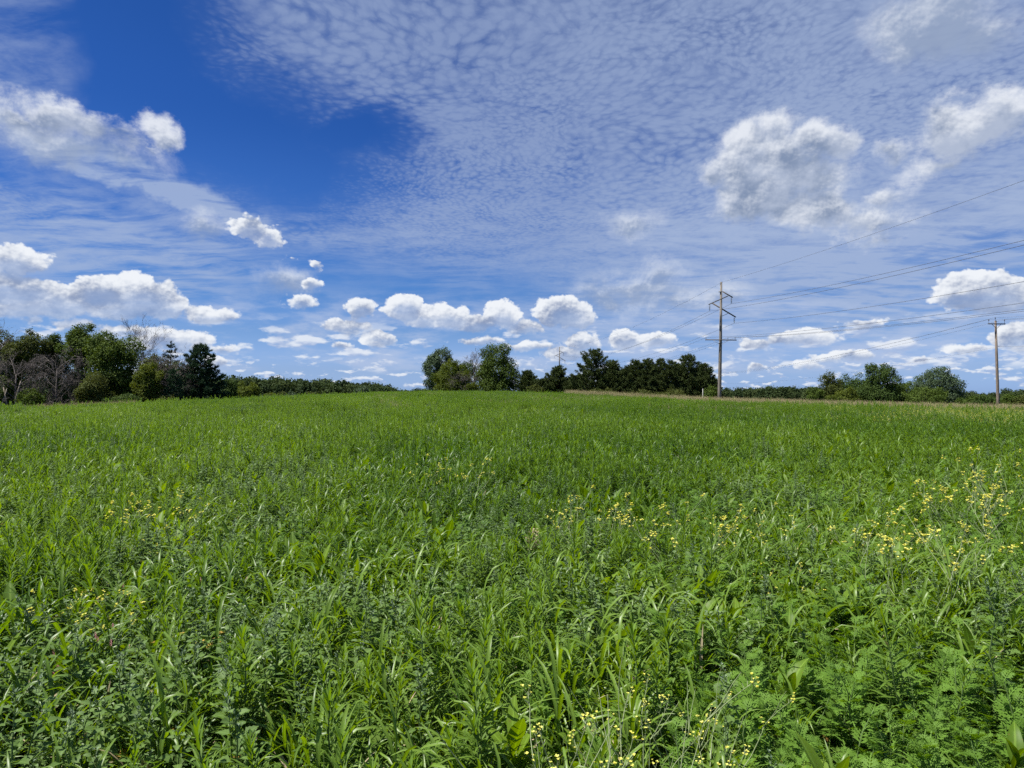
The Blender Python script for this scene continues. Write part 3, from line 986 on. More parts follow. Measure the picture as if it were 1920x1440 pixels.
for si, k in enumerate(names):
    m = np.where(pick == si)[0]
    m = m[np.argsort(Y[m] + 0.15 * np.abs(X[m]))]
    ids = rng.integers(0, len(SPECIES[k]), len(m))
    rot = np.stack([rng.normal(0, .09, len(m)), rng.normal(0, .09, len(m)), rng.uniform(0, 6.28, len(m))], 1)
    scl = rng.uniform(.72, 1.18, len(m)) * (1 - .16 * np.exp(-((Y[m] - 1.5) / 1.0) ** 2)) * (1 + .26 * sstep(Y[m], 8, 14))
    inst = np.ones(len(m), bool)
    if k in THING:
        nt_, nm, lab, cat, grp = THING[k]
        inview = np.where((np.abs(X[m]) < .74 * Y[m] + .1) & (Y[m] > 2.0))[0][:nt_]
        for j in inview:
            q = m[j]
            root = empty(nm, (X[q], Y[q], Z[q] - .01))
            root.rotation_euler = tuple(rot[j]); root.scale = (scl[j],) * 3
            u_ = X[q] / Y[q]
            where = ('along the bottom edge', 'a step behind the bottom edge', 'farther back in the near field')[int(Y[q] > 2.75) + int(Y[q] > 3.6)]
            side_ = ('at the left', 'left of the middle', 'right of the middle', 'at the right')[int(u_ > -.36) + int(u_ > 0) + int(u_ > .36)]
            tag(root, '%s %s, %s' % (lab, where, side_), cat, grp + ' ' + where + ' ' + side_)
            for pn, me in thing_proto(k, int(ids[j])):
                po = link(bpy.data.objects.new(pn, me), root)
                po['patch'] = float(patchiness([X[q]], [Y[q]])[0])
                if pn == 'bud' or (pn == 'leaf' and k in ('grass', 'ragweed', 'horseweed')): po['kind'] = 'stuff'
        inst[inview] = False
    mm = m[inst]
    scatter(k, np.stack([X[mm], Y[mm], Z[mm] - .01], 1), rot[inst], scl[inst], ids[inst], SP_COL[k], *LABELS[k])

# farther off: clumps of many plants
clumps = []
for c in range(10):
    random.seed(900 + c)
    b = MB()
    for j in range(34):
        mix = ([.14, .36, .18, .20, .08, .04], [.14, .36, .18, .20, .08, .04], [.10, .62, .10, .10, .04, .04], [.62, .10, .06, .06, .14, .02], [.08, .14, .08, .60, .06, .04],
               [.08, .18, .58, .08, .04, .04], [.20, .30, .10, .10, .26, .04], [.10, .70, .06, .06, .04, .04], [.70, .08, .04, .04, .12, .02], [.05, .30, .20, .38, .05, .02])[c]
        kind = random.choices(['grass', 'horseweed', 'lambsquarters', 'ragweed', 'broadleaf_weed', 'low_weeds'], mix)[0]
        src = SP_OBJ[kind][random.randrange(len(SP_OBJ[kind]))]
        s = U(.7, 1.15); a = U(0, 6.28); r = .72 * math.sqrt(U(0, 1)); t = U(0, 6.28)
        Mx = np.array(Matrix.Translation((r * math.cos(t), r * math.sin(t), 0)) @ Matrix.Rotation(a, 4, 'Z') @ Matrix.Scale(s, 4))
        b.merge(whole(SPECIES[kind][int(src.name[-2:])]), Mx, (0, 0, -.38, .40, .22, .05, .30, -.30, .32, .12)[c])
    clumps.append(b)
CL_COL, CL_OBJ = proto_collection('weed_clump', clumps)
a, b = spots(31, 155, 1.0, .80, 6)
n5, n6, n7 = vnoise(a, b / 2.2, 7.0, 51.0), vnoise(a, b / 2.0, 3.2, 71.0), vnoise(a, b / 2.5, 16.0, 91.0)
ids = rng.integers(0, 2, len(a))
v = n5 + n6 * .6 + n7 * .6
ids = np.where(v > .20, rng.choice([3, 8, 6], len(a)), ids)
ids = np.where((v <= .20) & (v > .05), rng.choice([4, 9, 6], len(a)), ids)
ids = np.where(v < -.15, rng.choice([2, 7, 5], len(a)), ids)
scatter('weeds', np.stack([a, b, ground(a, b) - .02], 1), np.stack([np.zeros(len(a)), np.zeros(len(a)), rng.uniform(0, 6.28, len(a))], 1),
        rng.uniform(.80, 1.25, len(a)) * np.where(rng.uniform(size=len(a)) < .06, 1.35, 1.0) * (1 - .3 * n6), ids, CL_COL, 'green weeds and grass of the far field up to its crest', 'weeds')
# single weeds that overtop the rest out in the field
a, b = spots(4.5, 75, .55, .80, 4)
n8 = vnoise(a, b, 5.0, 131.0)
kk = n8 + rng.uniform(-.25, .25, len(a)) > -.05
a, b = a[kk], b[kk]
scatter('horseweed', np.stack([a, b, ground(a, b)], 1), np.stack([rng.normal(0, .06, len(a)), rng.normal(0, .06, len(a)), rng.uniform(0, 6.28, len(a))], 1),
        rng.uniform(1.15, 1.75, len(a)), rng.integers(0, 6, len(a)), SP_COL['horseweed'], 'taller dark horseweeds overtopping the rest of the far field', 'weeds')
# ----------------------------------------------------------------- trees
T_GREEN = leaf_mat('tree_leaf', (0.036, 0.066, 0.011, 1), (0.095, 0.135, 0.024, 1), rough=0.75, trans=0.25, spec=0.12, vary=0.15)
T_OLIVE = leaf_mat('olive_leaf', (0.045, 0.062, 0.014, 1), (0.090, 0.105, 0.025, 1), rough=0.75, trans=0.25, spec=0.12, vary=0.15)
T_LIME = leaf_mat('shrub_leaf', (0.055, 0.085, 0.012, 1), (0.115, 0.140, 0.022, 1), rough=0.75, trans=0.3, spec=0.12, vary=0.15)
T_SILVER = leaf_mat('poplar_leaf', (0.040, 0.075, 0.032, 1), (0.105, 0.140, 0.075, 1), rough=0.75, trans=0.25, spec=0.12, vary=0.15)
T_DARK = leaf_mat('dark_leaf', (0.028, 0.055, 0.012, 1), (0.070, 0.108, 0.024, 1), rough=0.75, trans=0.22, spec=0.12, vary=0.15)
T_PINE = leaf_mat('pine_needles', (0.034, 0.054, 0.016, 1), (0.092, 0.118, 0.036, 1), rough=0.75, trans=0.12, spec=0.12, vary=0.15)
T_WPINE = leaf_mat('white_pine_needles', (0.020, 0.044, 0.022, 1), (0.052, 0.090, 0.042, 1), rough=0.75, trans=0.12, spec=0.12, vary=0.15)
M_BARK = noise_mat('bark', (0.045, 0.035, 0.026, 1), (0.12, 0.10, 0.08, 1), scale=(6, 6, 1.2), size=3.0, bump=0.6, bdist=0.03)
M_PALEBARK = noise_mat('pale_bark', (0.16, 0.13, 0.10, 1), (0.34, 0.29, 0.23, 1), scale=(6, 6, 1.2), size=3.0, bump=0.5, bdist=0.03)
M_DEAD = noise_mat('dead_wood', (0.075, 0.062, 0.055, 1), (0.17, 0.145, 0.13, 1), scale=(3, 3, 1), size=2.0, bump=0.2)


def top_z(row, d): return EYE + (ROW0 - row) / FPX * d


def leafy(rs, lobes, n, s, mat=0, hang=0.0, gapf=0.22):
    """Leaf faces over the shells of a crown's lobes: [(centre, radii)]."""
    b = MB()
    C = np.array([l[0] for l in lobes]); Rr = np.array([l[1] for l in lobes])
    area = (Rr[:, 0] * Rr[:, 2]) ** 1.0; prob = area / area.sum()
    li = rs.choice(len(lobes), n * 2, p=prob)
    dirs = rs.normal(size=(n * 2, 3)); dirs /= np.linalg.norm(dirs, axis=1, keepdims=True)
    dirs[:, 2] = np.where(rs.uniform(size=n * 2) < .25, np.abs(dirs[:, 2]), dirs[:, 2])
    rad_ = np.where(rs.uniform(size=n * 2) < .75, rs.uniform(.74, 1.12, n * 2), rs.uniform(.45, .9, n * 2))
    Pp = C[li] + dirs * Rr[li] * rad_[:, None]
    keep = np.ones(len(Pp), bool)
    for j in range(len(lobes)):                              # nothing deep inside a neighbour
        q = (Pp - C[j]) / Rr[j]
        keep &= (np.linalg.norm(q, axis=1) > .55) | (li == j)
    gn = np.array([mnoise.noise(Vector(p) * 0.9) for p in Pp])
    keep &= (gn > -gapf) | (rs.uniform(size=len(Pp)) < .25)
    Pp, li, dirs, gn = Pp[keep][:n], li[keep][:n], dirs[keep][:n], gn[keep][:n]
    lob = rs.uniform(-.18, .18, len(lobes))
    m = len(Pp); k = 3
    Pc = np.repeat(Pp, k, 0) + rs.normal(0, s * .8, (m * k, 3)); D_ = np.repeat(dirs, k, 0)
    nrm = D_ + rs.normal(0, .75, D_.shape); nrm[:, 2] += .35; nrm /= np.linalg.norm(nrm, axis=1, keepdims=True)
    t = rs.normal(size=nrm.shape); t[:, 2] -= hang; t -= nrm * (t * nrm).sum(1, keepdims=True); t /= np.linalg.norm(t, axis=1, keepdims=True)
    bt = np.cross(nrm, t)
    ln = (s * rs.uniform(.7, 1.5, m * k))[:, None]; wd = ln * rs.uniform(.28, .45, (m * k, 1))
    fold = nrm * wd * .25
    V = np.stack([Pc - t * ln * .5, Pc - bt * wd + fold + t * ln * .05, Pc + t * ln * .5, Pc + bt * wd + fold + t * ln * .05], 1).reshape(-1, 3)
    rnd = np.clip(.5 + np.repeat(lob[li] + gn * .5, k) + rs.uniform(-.22, .22, m * k), 0, 1)
    at = np.stack([np.full(m * k, .6), np.zeros(m * k), rnd], 1).repeat(4, 0)
    idx = np.arange(m * k * 4).reshape(-1, 4)
    b.add(V, [tuple(f) for f in idx.tolist()], mat, at)
    return b


def crown_lobes(rs, c, r, n, spread=.62, size=(.34, .55)):
    """Lobes filling an ellipsoid of centre c and radii r."""
    out = [(np.array(c), np.array(r) * .62)]
    for i in range(n):
        d = rs.normal(size=3); d /= np.linalg.norm(d)
        k = rs.uniform(.75, 1.0) * spread
        f = rs.uniform(*size)
        out.append((np.array(c) + d * np.array(r) * k, np.array([r[0], r[1], r[2] * .9]) * f))
    for i in range(n):
        d = rs.normal(size=3); d[2] += .25; d /= np.linalg.norm(d)
        out.append((np.array(c) + d * np.array(r) * rs.uniform(.82, 1.0), np.array([r[0], r[1], min(r[2], r[0] * 1.2)]) * rs.uniform(.14, .26)))
    return out


def tree(name, label, px, d, top, hw, base=0.06, n=4200, mat=None, s=.20, lobes=11, seed=1, extra=(), trunk_r=.16, group=None,
         bark=None, hang=0.0, gapf=.22, stems=1, cat='tree', zoff=0.0):
    rs = np.random.default_rng(seed); random.seed(seed)
    mat = mat or T_GREEN
    x, y, z = at_px(px, d); z += zoff
    root = empty(name, (x, y, z))
    H = top_z(top, d) - z
    Rw = hw / FPX * d * 1.06
    zc = H * (1 + base) / 2; rz = H * (1 - base) / 2
    lb = crown_lobes(rs, (0, 0, zc), (Rw * .90, Rw * .88, rz * .92), lobes)
    if base < .1:                                              # edge trees are leafy right down to the grass
        for k in range(7):
            a = 6.283 * k / 7 + rs.uniform(-.4, .4); f = rs.uniform(.26, .40)
            lb.append((np.array([math.cos(a) * Rw * .62, math.sin(a) * Rw * .62, H * rs.uniform(.10, .26)]), np.array([Rw * f, Rw * f, min(H * .2, Rw * f)])))
    for ex, et, er in extra:                                   # extra heads: px, row of centre, radius px
        k = d / FPX
        lb.append((np.array([(ex - px) * k, 0, top_z(et, d) - z]), np.array([er * k] * 3)))
    tr = MB()
    for sn in range(stems):
        a = U(0, 6.28); l = .12 * Rw if stems == 1 else .35 * Rw
        tip = Vector((math.cos(a) * l, math.sin(a) * l, zc + rz * .35))
        b0 = Vector((math.cos(a) * .15 * (stems > 1), math.sin(a) * .15 * (stems > 1), -.25))
        pts = [b0 + (tip - b0) * t + Vector((U(-.1, .1), U(-.1, .1), 0)) * (0 < t < 1) for t in (0, .25, .5, .75, 1)]
        tr.tube(pts, [trunk_r * 1.25, trunk_r, trunk_r * .8, trunk_r * .55, trunk_r * .2], 7, 0)
        for c_, r_ in lb[1:lobes + 1]:
            if random.random() < .75:
                t = U(.25, .7); q = along(pts, t)
                mid = (q + Vector(c_)) / 2 + Vector((0, 0, -.15 * abs(c_[0])))
                tr.tube([q, mid, Vector(c_)], [trunk_r * .42, trunk_r * .28, trunk_r * .10], 5, 0)
    tr.build('trunk', bark or M_BARK, root)
    leafy(rs, lb, int(n * 1.45), s, 0, hang, gapf).build('crown', mat, root)
    return tag(root, label, cat, group)


def tuft(b, p, d, L, rs, k=9, rnd=.5):
    """A spray of needles: thin blades round a shoot."""
    d = np.array(d) / np.linalg.norm(d)
    vs, at, fs = [], [], []
    for i in range(k):
        v = rs.normal(size=3); v = d * 1.1 + v * .62; v /= np.linalg.norm(v)
        sd = np.cross(v, rs.normal(size=3)); sd /= np.linalg.norm(sd) + 1e-9
        l = L * rs.uniform(.65, 1.1); w = L * .10
        j = len(vs); o = p - d * L * .25 * rs.uniform()
        vs += [o - sd * w, o + sd * w, o + v * l]; fs.append((j, j + 1, j + 2)); at += [(.5, 0, np.clip(rnd + rs.uniform(-.2, .2), 0, 1))] * 3
    b.add(vs, fs, 0, np.float32(at))


def pine(name, label, px, d, top, hw, seed, layers=11, mat=None, per=7, L=.36, up=.35, shape=1.0, group=None, base=.05, round_top=.35, cat='pine tree', tufts=8):
    rs = np.random.default_rng(seed); random.seed(seed)
    x, y, z = at_px(px, d)
    root = empty(name, (x, y, z))
    H = top_z(top, d) - z; Rw = hw / FPX * d
    tr, cr = MB(), MB()
    tr.tube([(0, 0, -.2), (U(-.1, .1), U(-.1, .1), H * .5), (0, 0, H * .97)], [.15, .11, .03], 6)
    for i in range(layers):
        t = base + (1 - base) * (i / layers) ** .92
        prof = (max(0.0, 1 - t) ** shape) * (1 - round_top) + round_top * math.sqrt(max(0, 1 - t ** 2.2))
        if t < .12: prof *= .90 + .8 * t
        rl = Rw * prof
        m = max(3, int(per * (0.7 + prof)))
        a0 = U(0, 6.28)
        for k in range(m):
            a = a0 + 6.283 * k / m + U(-.3, .3)
            ln = rl * U(.55, 1.22)
            el = up * U(.3, 1.3) + .5 * max(0, t - .6)
            b0 = Vector((0, 0, H * t + U(-.15, .15)))
            mid = b0 + Vector((math.cos(a), math.sin(a), el * .3)) * ln * .55
            tip = b0 + Vector((math.cos(a) * ln, math.sin(a) * ln, el * ln))
            tr.tube([b0, mid, tip], [.035 * (1.2 - t), .022 * (1.2 - t), .008], 3, 0, False)
            shade = rs.uniform(.25, .75)
            nt_ = max(4, int(tufts * 1.25 * (ln / 1.2) ** .9))
            for q in range(nt_):
                u = rs.uniform(.28, 1.0) ** .8
                pnt = b0.lerp(mid, u * 2) if u < .5 else mid.lerp(tip, u * 2 - 1)
                off = rs.normal(0, .22, 3) * (1.1 - u * .4) * np.array([1, 1, .55])
                dr = np.array([math.cos(a) * .55, math.sin(a) * .55, .65]) + off * 1.2
                tuft(cr, np.array(pnt) + off, dr, L * rs.uniform(.8, 1.25), rs, 9, shade)
            tuft(cr, np.array(tip), (math.cos(a) * .4, math.sin(a) * .4, .9), L * 1.2, rs, 9, shade)
    for q in range(10):
        tuft(cr, np.array([rs.normal(0, .06), rs.normal(0, .06), H * rs.uniform(.93, 1.0)]), (rs.normal(0, .2), rs.normal(0, .2), 1), L, rs, 9, .6)
    tr.build('trunk', M_BARK, root)
    cr.build('crown', mat or T_PINE, root)
    return tag(root, label, cat, group)


def dead_tree(name, label, px, d, top, hw, seed, droop=0.0, n0=7, depth=4, spread=.9, group=None, r0=.11, cat='dead tree', fan=False, low=.12):
    """Bare grey wood: limbs that fork again and again into fine twigs."""
    rs = random.Random(seed)
    x, y, z = at_px(px, d)
    root = empty(name, (x, y, z))
    H = top_z(top, d) - z; Rw = hw / FPX * d
    tr, tw = MB(), MB()
    tr.tube([(0, 0, -.2), (rs.uniform(-.15, .15), rs.uniform(-.1, .1), H * .3), (rs.uniform(-.25, .25), 0, H * .62)], [r0 * 1.2, r0, r0 * .5], 6)

    def grow(p, dr, L, r, dep):
        pts = [p]; n = 4
        for i in range(n):
            dr = (dr + Vector((rs.uniform(-.28, .28), rs.uniform(-.28, .28), rs.uniform(-.2, .2) - droop * (4 - dep) * .09))).normalized()
            pts.append(pts[-1] + dr * (L / n))
        (tr if dep == depth else tw).tube(pts, [r * (1 - .16 * i) for i in range(n + 1)], 3 if dep < depth else 5, 0, False)
        if dep == 0: return
        for k in range(rs.randint(3, 4) if dep > 1 else rs.randint(3, 5)):
            q = pts[rs.randint(1, n)]
            ax = Vector((rs.gauss(0, 1), rs.gauss(0, 1), rs.gauss(0, .7) + (.35 if fan else 0) - droop * .35)).normalized()
            grow(q, (dr * .8 + ax * spread * .8).normalized(), L * rs.uniform(.48, .70), max(r * .52, .009), dep - 1)

    for k in range(n0):
        t = low + (.62 - low) * (k / max(1, n0 - 1)); a = k * 2.4 + rs.uniform(-.5, .5)
        el = (1.6 if fan else .35) + rs.uniform(-.2, .5) + t
        dr = Vector((math.cos(a), math.sin(a), el)).normalized()
        L = min(Rw / max(.3, math.hypot(dr.x, dr.y)), H * (1 - t) / max(.2, dr.z)) * .62
        grow(Vector((0, 0, H * t)), dr, L, r0 * .55, depth)
    tr.build('trunk', M_DEAD, root)
    tw.build('twigs', M_DEAD, root)
    return tag(root, label, cat, group)


# left wood, on the edge of the field
LW = 'trees of the wood on the left'
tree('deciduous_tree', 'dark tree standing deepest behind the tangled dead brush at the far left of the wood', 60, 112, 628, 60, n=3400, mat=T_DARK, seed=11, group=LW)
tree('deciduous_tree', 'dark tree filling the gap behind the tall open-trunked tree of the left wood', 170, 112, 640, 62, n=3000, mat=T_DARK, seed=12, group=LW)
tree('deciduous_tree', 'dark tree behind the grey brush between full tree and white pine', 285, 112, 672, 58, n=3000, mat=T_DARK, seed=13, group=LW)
tree('deciduous_tree', 'olive tree cut by the left edge of the photo at the start of the wood', 6, 100, 612, 36, n=3000, mat=T_OLIVE, seed=14, group=LW)
tree('deciduous_tree', 'olive-topped tree rising over the left dead brush', 52, 99, 616, 40, base=.35, n=3000, mat=T_OLIVE, seed=15, group=LW)
tree('deciduous_tree', 'narrow green tree between the olive-topped tree and the tall open-trunked tree', 101, 102, 621, 24, base=.3, n=2000, mat=T_GREEN, seed=16, group=LW)
tree('deciduous_tree', 'tallest tree of the left wood, its high crown on open dark trunks', 156, 97, 607, 42, base=.44, n=3600, mat=T_GREEN, seed=17, group=LW, stems=3, trunk_r=.13)
tree('deciduous_tree', 'broad full tree with dense green crown down to the ground, mid left wood', 214, 94, 631, 54, base=.02, n=6800, mat=T_GREEN, seed=18, group=LW, lobes=15, extra=((195, 645, 24), (245, 655, 24), (180, 648, 20)))
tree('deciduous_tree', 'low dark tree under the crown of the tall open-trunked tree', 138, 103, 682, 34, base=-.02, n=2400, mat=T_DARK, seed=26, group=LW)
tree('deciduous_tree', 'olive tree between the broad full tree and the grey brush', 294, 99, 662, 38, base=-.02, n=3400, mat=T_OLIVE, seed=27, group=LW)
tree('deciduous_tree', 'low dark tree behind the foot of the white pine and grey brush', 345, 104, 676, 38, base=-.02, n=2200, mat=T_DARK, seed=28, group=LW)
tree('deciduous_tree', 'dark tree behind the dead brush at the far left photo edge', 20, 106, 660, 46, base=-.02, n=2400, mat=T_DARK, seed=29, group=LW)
tree('shrub', 'olive-green shrub in front of the open-trunked tree at the foot of the left wood', 176, 89, 694, 36, base=-.02, n=3000, mat=T_OLIVE, seed=19, s=.16, group=LW, cat='shrub', trunk_r=.05, stems=3)
tree('shrub', 'yellow-green bushy growth on the right side of the broad full tree', 277, 90, 676, 27, base=-.02, n=2400, mat=T_LIME, seed=20, s=.16, group=LW, cat='shrub', trunk_r=.05, stems=3)
tree('shrub', 'small leafy bush under the dead brush at the left wood edge', 58, 87, 728, 26, base=-.02, n=1500, mat=T_GREEN, seed=21, s=.15, group=LW, cat='shrub', trunk_r=.04, stems=3)
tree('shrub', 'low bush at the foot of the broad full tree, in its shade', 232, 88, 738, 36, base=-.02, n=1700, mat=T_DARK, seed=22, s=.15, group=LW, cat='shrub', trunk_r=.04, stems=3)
tree('shrub', 'low bush to the left of the white pine foot', 318, 90, 741, 26, base=-.02, n=1300, mat=T_OLIVE, seed=23, s=.15, group=LW, cat='shrub', trunk_r=.04, stems=3)
tree('shrub', 'small bush by the left edge of the photo beside leaning pale trunks', 8, 89, 700, 20, base=-.02, n=1300, mat=T_GREEN, seed=24, s=.16, group=LW, cat='shrub', trunk_r=.04, stems=3)
dead_tree('dead_tree', 'bare grey tree fanning out above the wood behind the broad full tree', 264, 104, 614, 32, 31, n0=14, depth=4, spread=.55, fan=True, low=.3, group=LW, r0=.07)
dead_tree('dead_tree', 'dead drooping tree, a grey tangle of hanging twigs in the left wood', 108, 90, 640, 48, 32, droop=1.0, n0=22, depth=4, spread=1.0, group=LW)
dead_tree('dead_tree', 'dead grey brush spilling over at the far left of the wood', 28, 89, 652, 44, 33, droop=.8, n0=15, depth=4, spread=1.0, group=LW)
dead_tree('dead_tree', 'grey bare brush between the bare fan tree and the white pine', 330, 95, 655, 42, 34, droop=.1, n0=18, depth=4, spread=.85, group=LW)
dead_tree('dead_tree', 'bare tree whose twigs poke up at the left edge of the photo', -12, 97, 578, 30, 35, n0=5, depth=3, spread=.7, fan=True, low=.3, group=LW)
pine('pine_tree', 'pine top behind the grey bare brush left of the white pine', 320, 106, 641, 26, 41, mat=T_WPINE, group=LW)
pine('pine_tree', 'tall dark white pine at the right end of the left wood', 376, 97, 644, 50, 42, layers=15, mat=T_WPINE, per=9, L=.40, up=.22, shape=.8, group=LW, base=.03, tufts=11)
pine('pine_tree', 'small dark conifer in front of the grey bare brush', 325, 91, 692, 22, 43, layers=9, mat=T_WPINE, group=LW, up=.1)
tree('deciduous_tree', 'dark green tree just right of the white pine, lower than it', 424, 120, 708, 22, base=-.02, n=1900, mat=T_DARK, seed=25, group=LW)
for px, d, row, lean, lab in ((3, 88, 728, .35, 'pale leaning trunk at the left photo edge, first of two'), (14, 88, 726, -.25, 'pale leaning trunk beside the first at the left photo edge'),
                              (28, 88, 714, .30, 'thin pale bare trunk standing before the left wood')):
    x, y, z = at_px(px, d); h = top_z(row, d) - z
    b = MB(); b.tube([(0, 0, -.2), (lean * .4, 0, h * .5), (lean * h * .55, 0, h)], [.11, .09, .06], 7)
    t = b.build('tree_trunk', M_PALEBARK); t.location = (x, y, z); tag(t, lab, 'tree trunk', 'pale bare trunks at the left wood')

# clump on the crest
CC = 'trees of the clump on the crest'
tree('deciduous_tree', 'silvery green poplar at the left of the clump on the crest', 823, 152, 652, 30, base=-.0, n=4200, mat=T_SILVER, seed=51, s=.24, group=CC, gapf=.15, extra=((830, 668, 16), (808, 690, 16)))
tree('shrub', 'round yellow-green bush leaning against the silvery poplar', 848, 146, 674, 37, base=-.03, n=4200, mat=T_LIME, seed=52, s=.2, group=CC, cat='shrub', trunk_r=.06, stems=3)
tree('deciduous_tree', 'dark flat-topped tree behind the round yellow-green bush', 872, 160, 671, 28, base=.0, n=2400, mat=T_DARK, seed=53, group=CC)
tree('deciduous_tree', 'tall leafy tree with a narrow top, biggest of the clump on the crest', 930, 149, 668, 42, base=-.03, n=6500, mat=T_GREEN, seed=54, s=.24, group=CC, lobes=14, extra=((946, 656, 12), (922, 660, 14), (912, 664, 12), (932, 668, 20), (950, 690, 20), (930, 690, 26)))
dead_tree('dead_tree', 'grey bare tree between the round bush and the tall leafy tree', 890, 150, 655, 20, 55, n0=9, depth=4, spread=.6, fan=True, group=CC)
dead_tree('dead_bush', 'grey dead bush in front of the round yellow-green bush', 862, 143, 700, 24, 56, n0=12, depth=4, spread=1.0, group=CC, cat='dead bush', r0=.06, low=.05)
tree('shrub', 'low bush at the right foot of the grey dead bush on the crest', 884, 143, 716, 16, base=-.03, n=1300, mat=T_LIME, seed=57, s=.18, group=CC, cat='shrub', trunk_r=.04, stems=2)
tree('shrub', 'tiny far bush just left of the silvery poplar', 797, 175, 728, 9, base=-.03, n=500, mat=T_GREEN, seed=58, s=.2, group=CC, cat='shrub', trunk_r=.04)

# pines along the crest
PG = 'pines along the crest'
for i, (px, d, row, hw, lab) in enumerate([
        (990, 146, 695, 23, 'small rounded pine just right of the tall leafy tree'),
        (1020, 143, 712, 22, 'low pine filling in left of the far power pole'),
        (1046, 143, 687, 26, 'ragged pine in front of the far power pole'),
        (1082, 138, 704, 26, 'low pine between the ragged pine and the tall broad pine'),
        (1113, 134, 655, 40, 'tall broad pine standing out at the left of the pine row'),
        (1150, 132, 676, 26, 'pine leaning on the right side of the tall broad pine'),
        (1172, 131, 690, 24, 'low pine in the dip of the pine row'),
        (1192, 130, 675, 26, 'pine with a knobby top after the dip of the pine row'),
        (1214, 129, 673, 25, 'pine in the even middle of the row, first after the knobby one'),
        (1238, 128, 672, 26, 'pine at the centre of the even middle of the pine row'),
        (1260, 127, 676, 25, 'pine just left of the highest pine near the big power pole'),
        (1291, 126, 664, 34, 'highest pine near the big power pole'),
        (1322, 124, 682, 25, 'pine at the right end of the row beside the big power pole'),
        (1338, 127, 708, 16, 'low green pine behind the big power pole'),
        (1066, 146, 712, 26, 'back-row pine seen between the ragged pine and the tall broad pine'),
        (1140, 142, 692, 28, 'back-row pine filling behind the right side of the tall broad pine'),
        (1182, 140, 690, 26, 'back-row pine in the gap left of the knobby pine'),
        (1226, 138, 684, 28, 'back-row pine behind the even middle of the pine row'),
        (1274, 136, 684, 28, 'back-row pine just left behind the highest pine'),
        (1310, 134, 690, 24, 'back-row pine between the highest pine and the white post')]):
    pine('pine_tree', lab, px, d, row, hw * 1.14, 70 + i, layers=12, per=8, L=.40, up=.45, shape=.9, group=PG, base=.02, round_top=.45, tufts=15)
for px, d, row, hw, lab in ((1005, 141, 722, 18, 'brownish low bush between the small rounded pine and the ragged pine'), (1130, 128, 728, 30, 'low bush at the foot of the tall broad pine'),
                            (1200, 125, 731, 34, 'low bush at the foot of the knobby pine'), (1258, 122, 730, 32, 'low bush at the foot of the pines left of the white post'),
                            (1332, 119, 724, 14, 'small green bush between the white post and the big power pole')):
    tree('shrub', lab, px, d, row, hw, base=-.03, n=1500, mat=T_OLIVE if px < 1320 else T_GREEN, seed=int(px), s=.2, group=PG, cat='shrub', trunk_r=.04, stems=3)

# right clump
RC = 'trees of the right clump'
tree('deciduous_tree', 'olive loose tree at the left end of the right clump', 1560, 152, 701, 27, base=.05, n=2400, mat=T_OLIVE, seed=81, s=.22, group=RC, extra=((1545, 712, 9), (1556, 706, 10)))
tree('deciduous_tree', 'dark tree with a flat top behind the olive loose tree', 1598, 160, 700, 40, base=.0, n=2600, mat=T_DARK, seed=82, s=.24, group=RC)
tree('deciduous_tree', 'yellowish green lower tree in front of the flat-topped dark tree', 1590, 147, 722, 24, base=-.02, n=2200, mat=T_LIME, seed=83, s=.2, group=RC)
tree('deciduous_tree', 'large round dark green tree, highest of the right clump', 1648, 149, 683, 40, base=-.02, n=6000, mat=T_DARK, seed=84, s=.24, group=RC, lobes=14)
tree('deciduous_tree', 'lower dark tree between the large round tree and the pale tree', 1702, 152, 704, 36, base=-.02, n=3000, mat=T_GREEN, seed=85, s=.22, group=RC)
tree('deciduous_tree', 'pale green tree with drooping outer sprays at the right of the right clump', 1758, 147, 688, 46, base=-.02, n=5200, mat=T_SILVER, seed=86, s=.22, group=RC, hang=1.2, lobes=14)
tree('shrub', 'dark bush under the pale tree of the right clump', 1735, 141, 722, 40, base=-.03, n=2400, mat=T_GREEN, seed=87, s=.2, group=RC, cat='shrub', trunk_r=.05, stems=3)
tree('shrub', 'bush at the left foot of the olive loose tree', 1528, 150, 726, 18, base=-.03, n=1300, mat=T_GREEN, seed=88, s=.2, group=RC, cat='shrub', trunk_r=.05, stems=3)
tree('shrub', 'low yellowish bush before the dark tree with a flat top', 1562, 140, 738, 18, base=-.03, n=1100, mat=T_LIME, seed=89, s=.18, group=RC, cat='shrub', trunk_r=.04, stems=3)
BR = 'bushes along the right field edge'
for i, (px, d, row, hw, mt, lab) in enumerate([(1822, 128, 742, 26, T_GREEN, 'dark bush just right of the pale tree'), (1850, 124, 741, 24, T_DARK, 'dark bush left of the wooden pole foot'),
                                               (1893, 120, 740, 26, T_GREEN, 'bush right of the wooden pole foot'), (1922, 118, 741, 26, T_OLIVE, 'olive bush cut by the right edge of the photo')]):
    tree('shrub', lab, px, d, row, hw, base=-.03, n=1700, mat=mt, seed=95 + i, s=.18, group=BR, cat='shrub', trunk_r=.04, stems=3)
tree('shrub', 'yellow-green bush beyond the field edge, right of the left wood', 463, 150, 716, 27, base=-.03, n=2600, mat=T_LIME, seed=99, s=.22, group='bushes beyond the crest', cat='shrub', trunk_r=.05, stems=3, zoff=-.5)
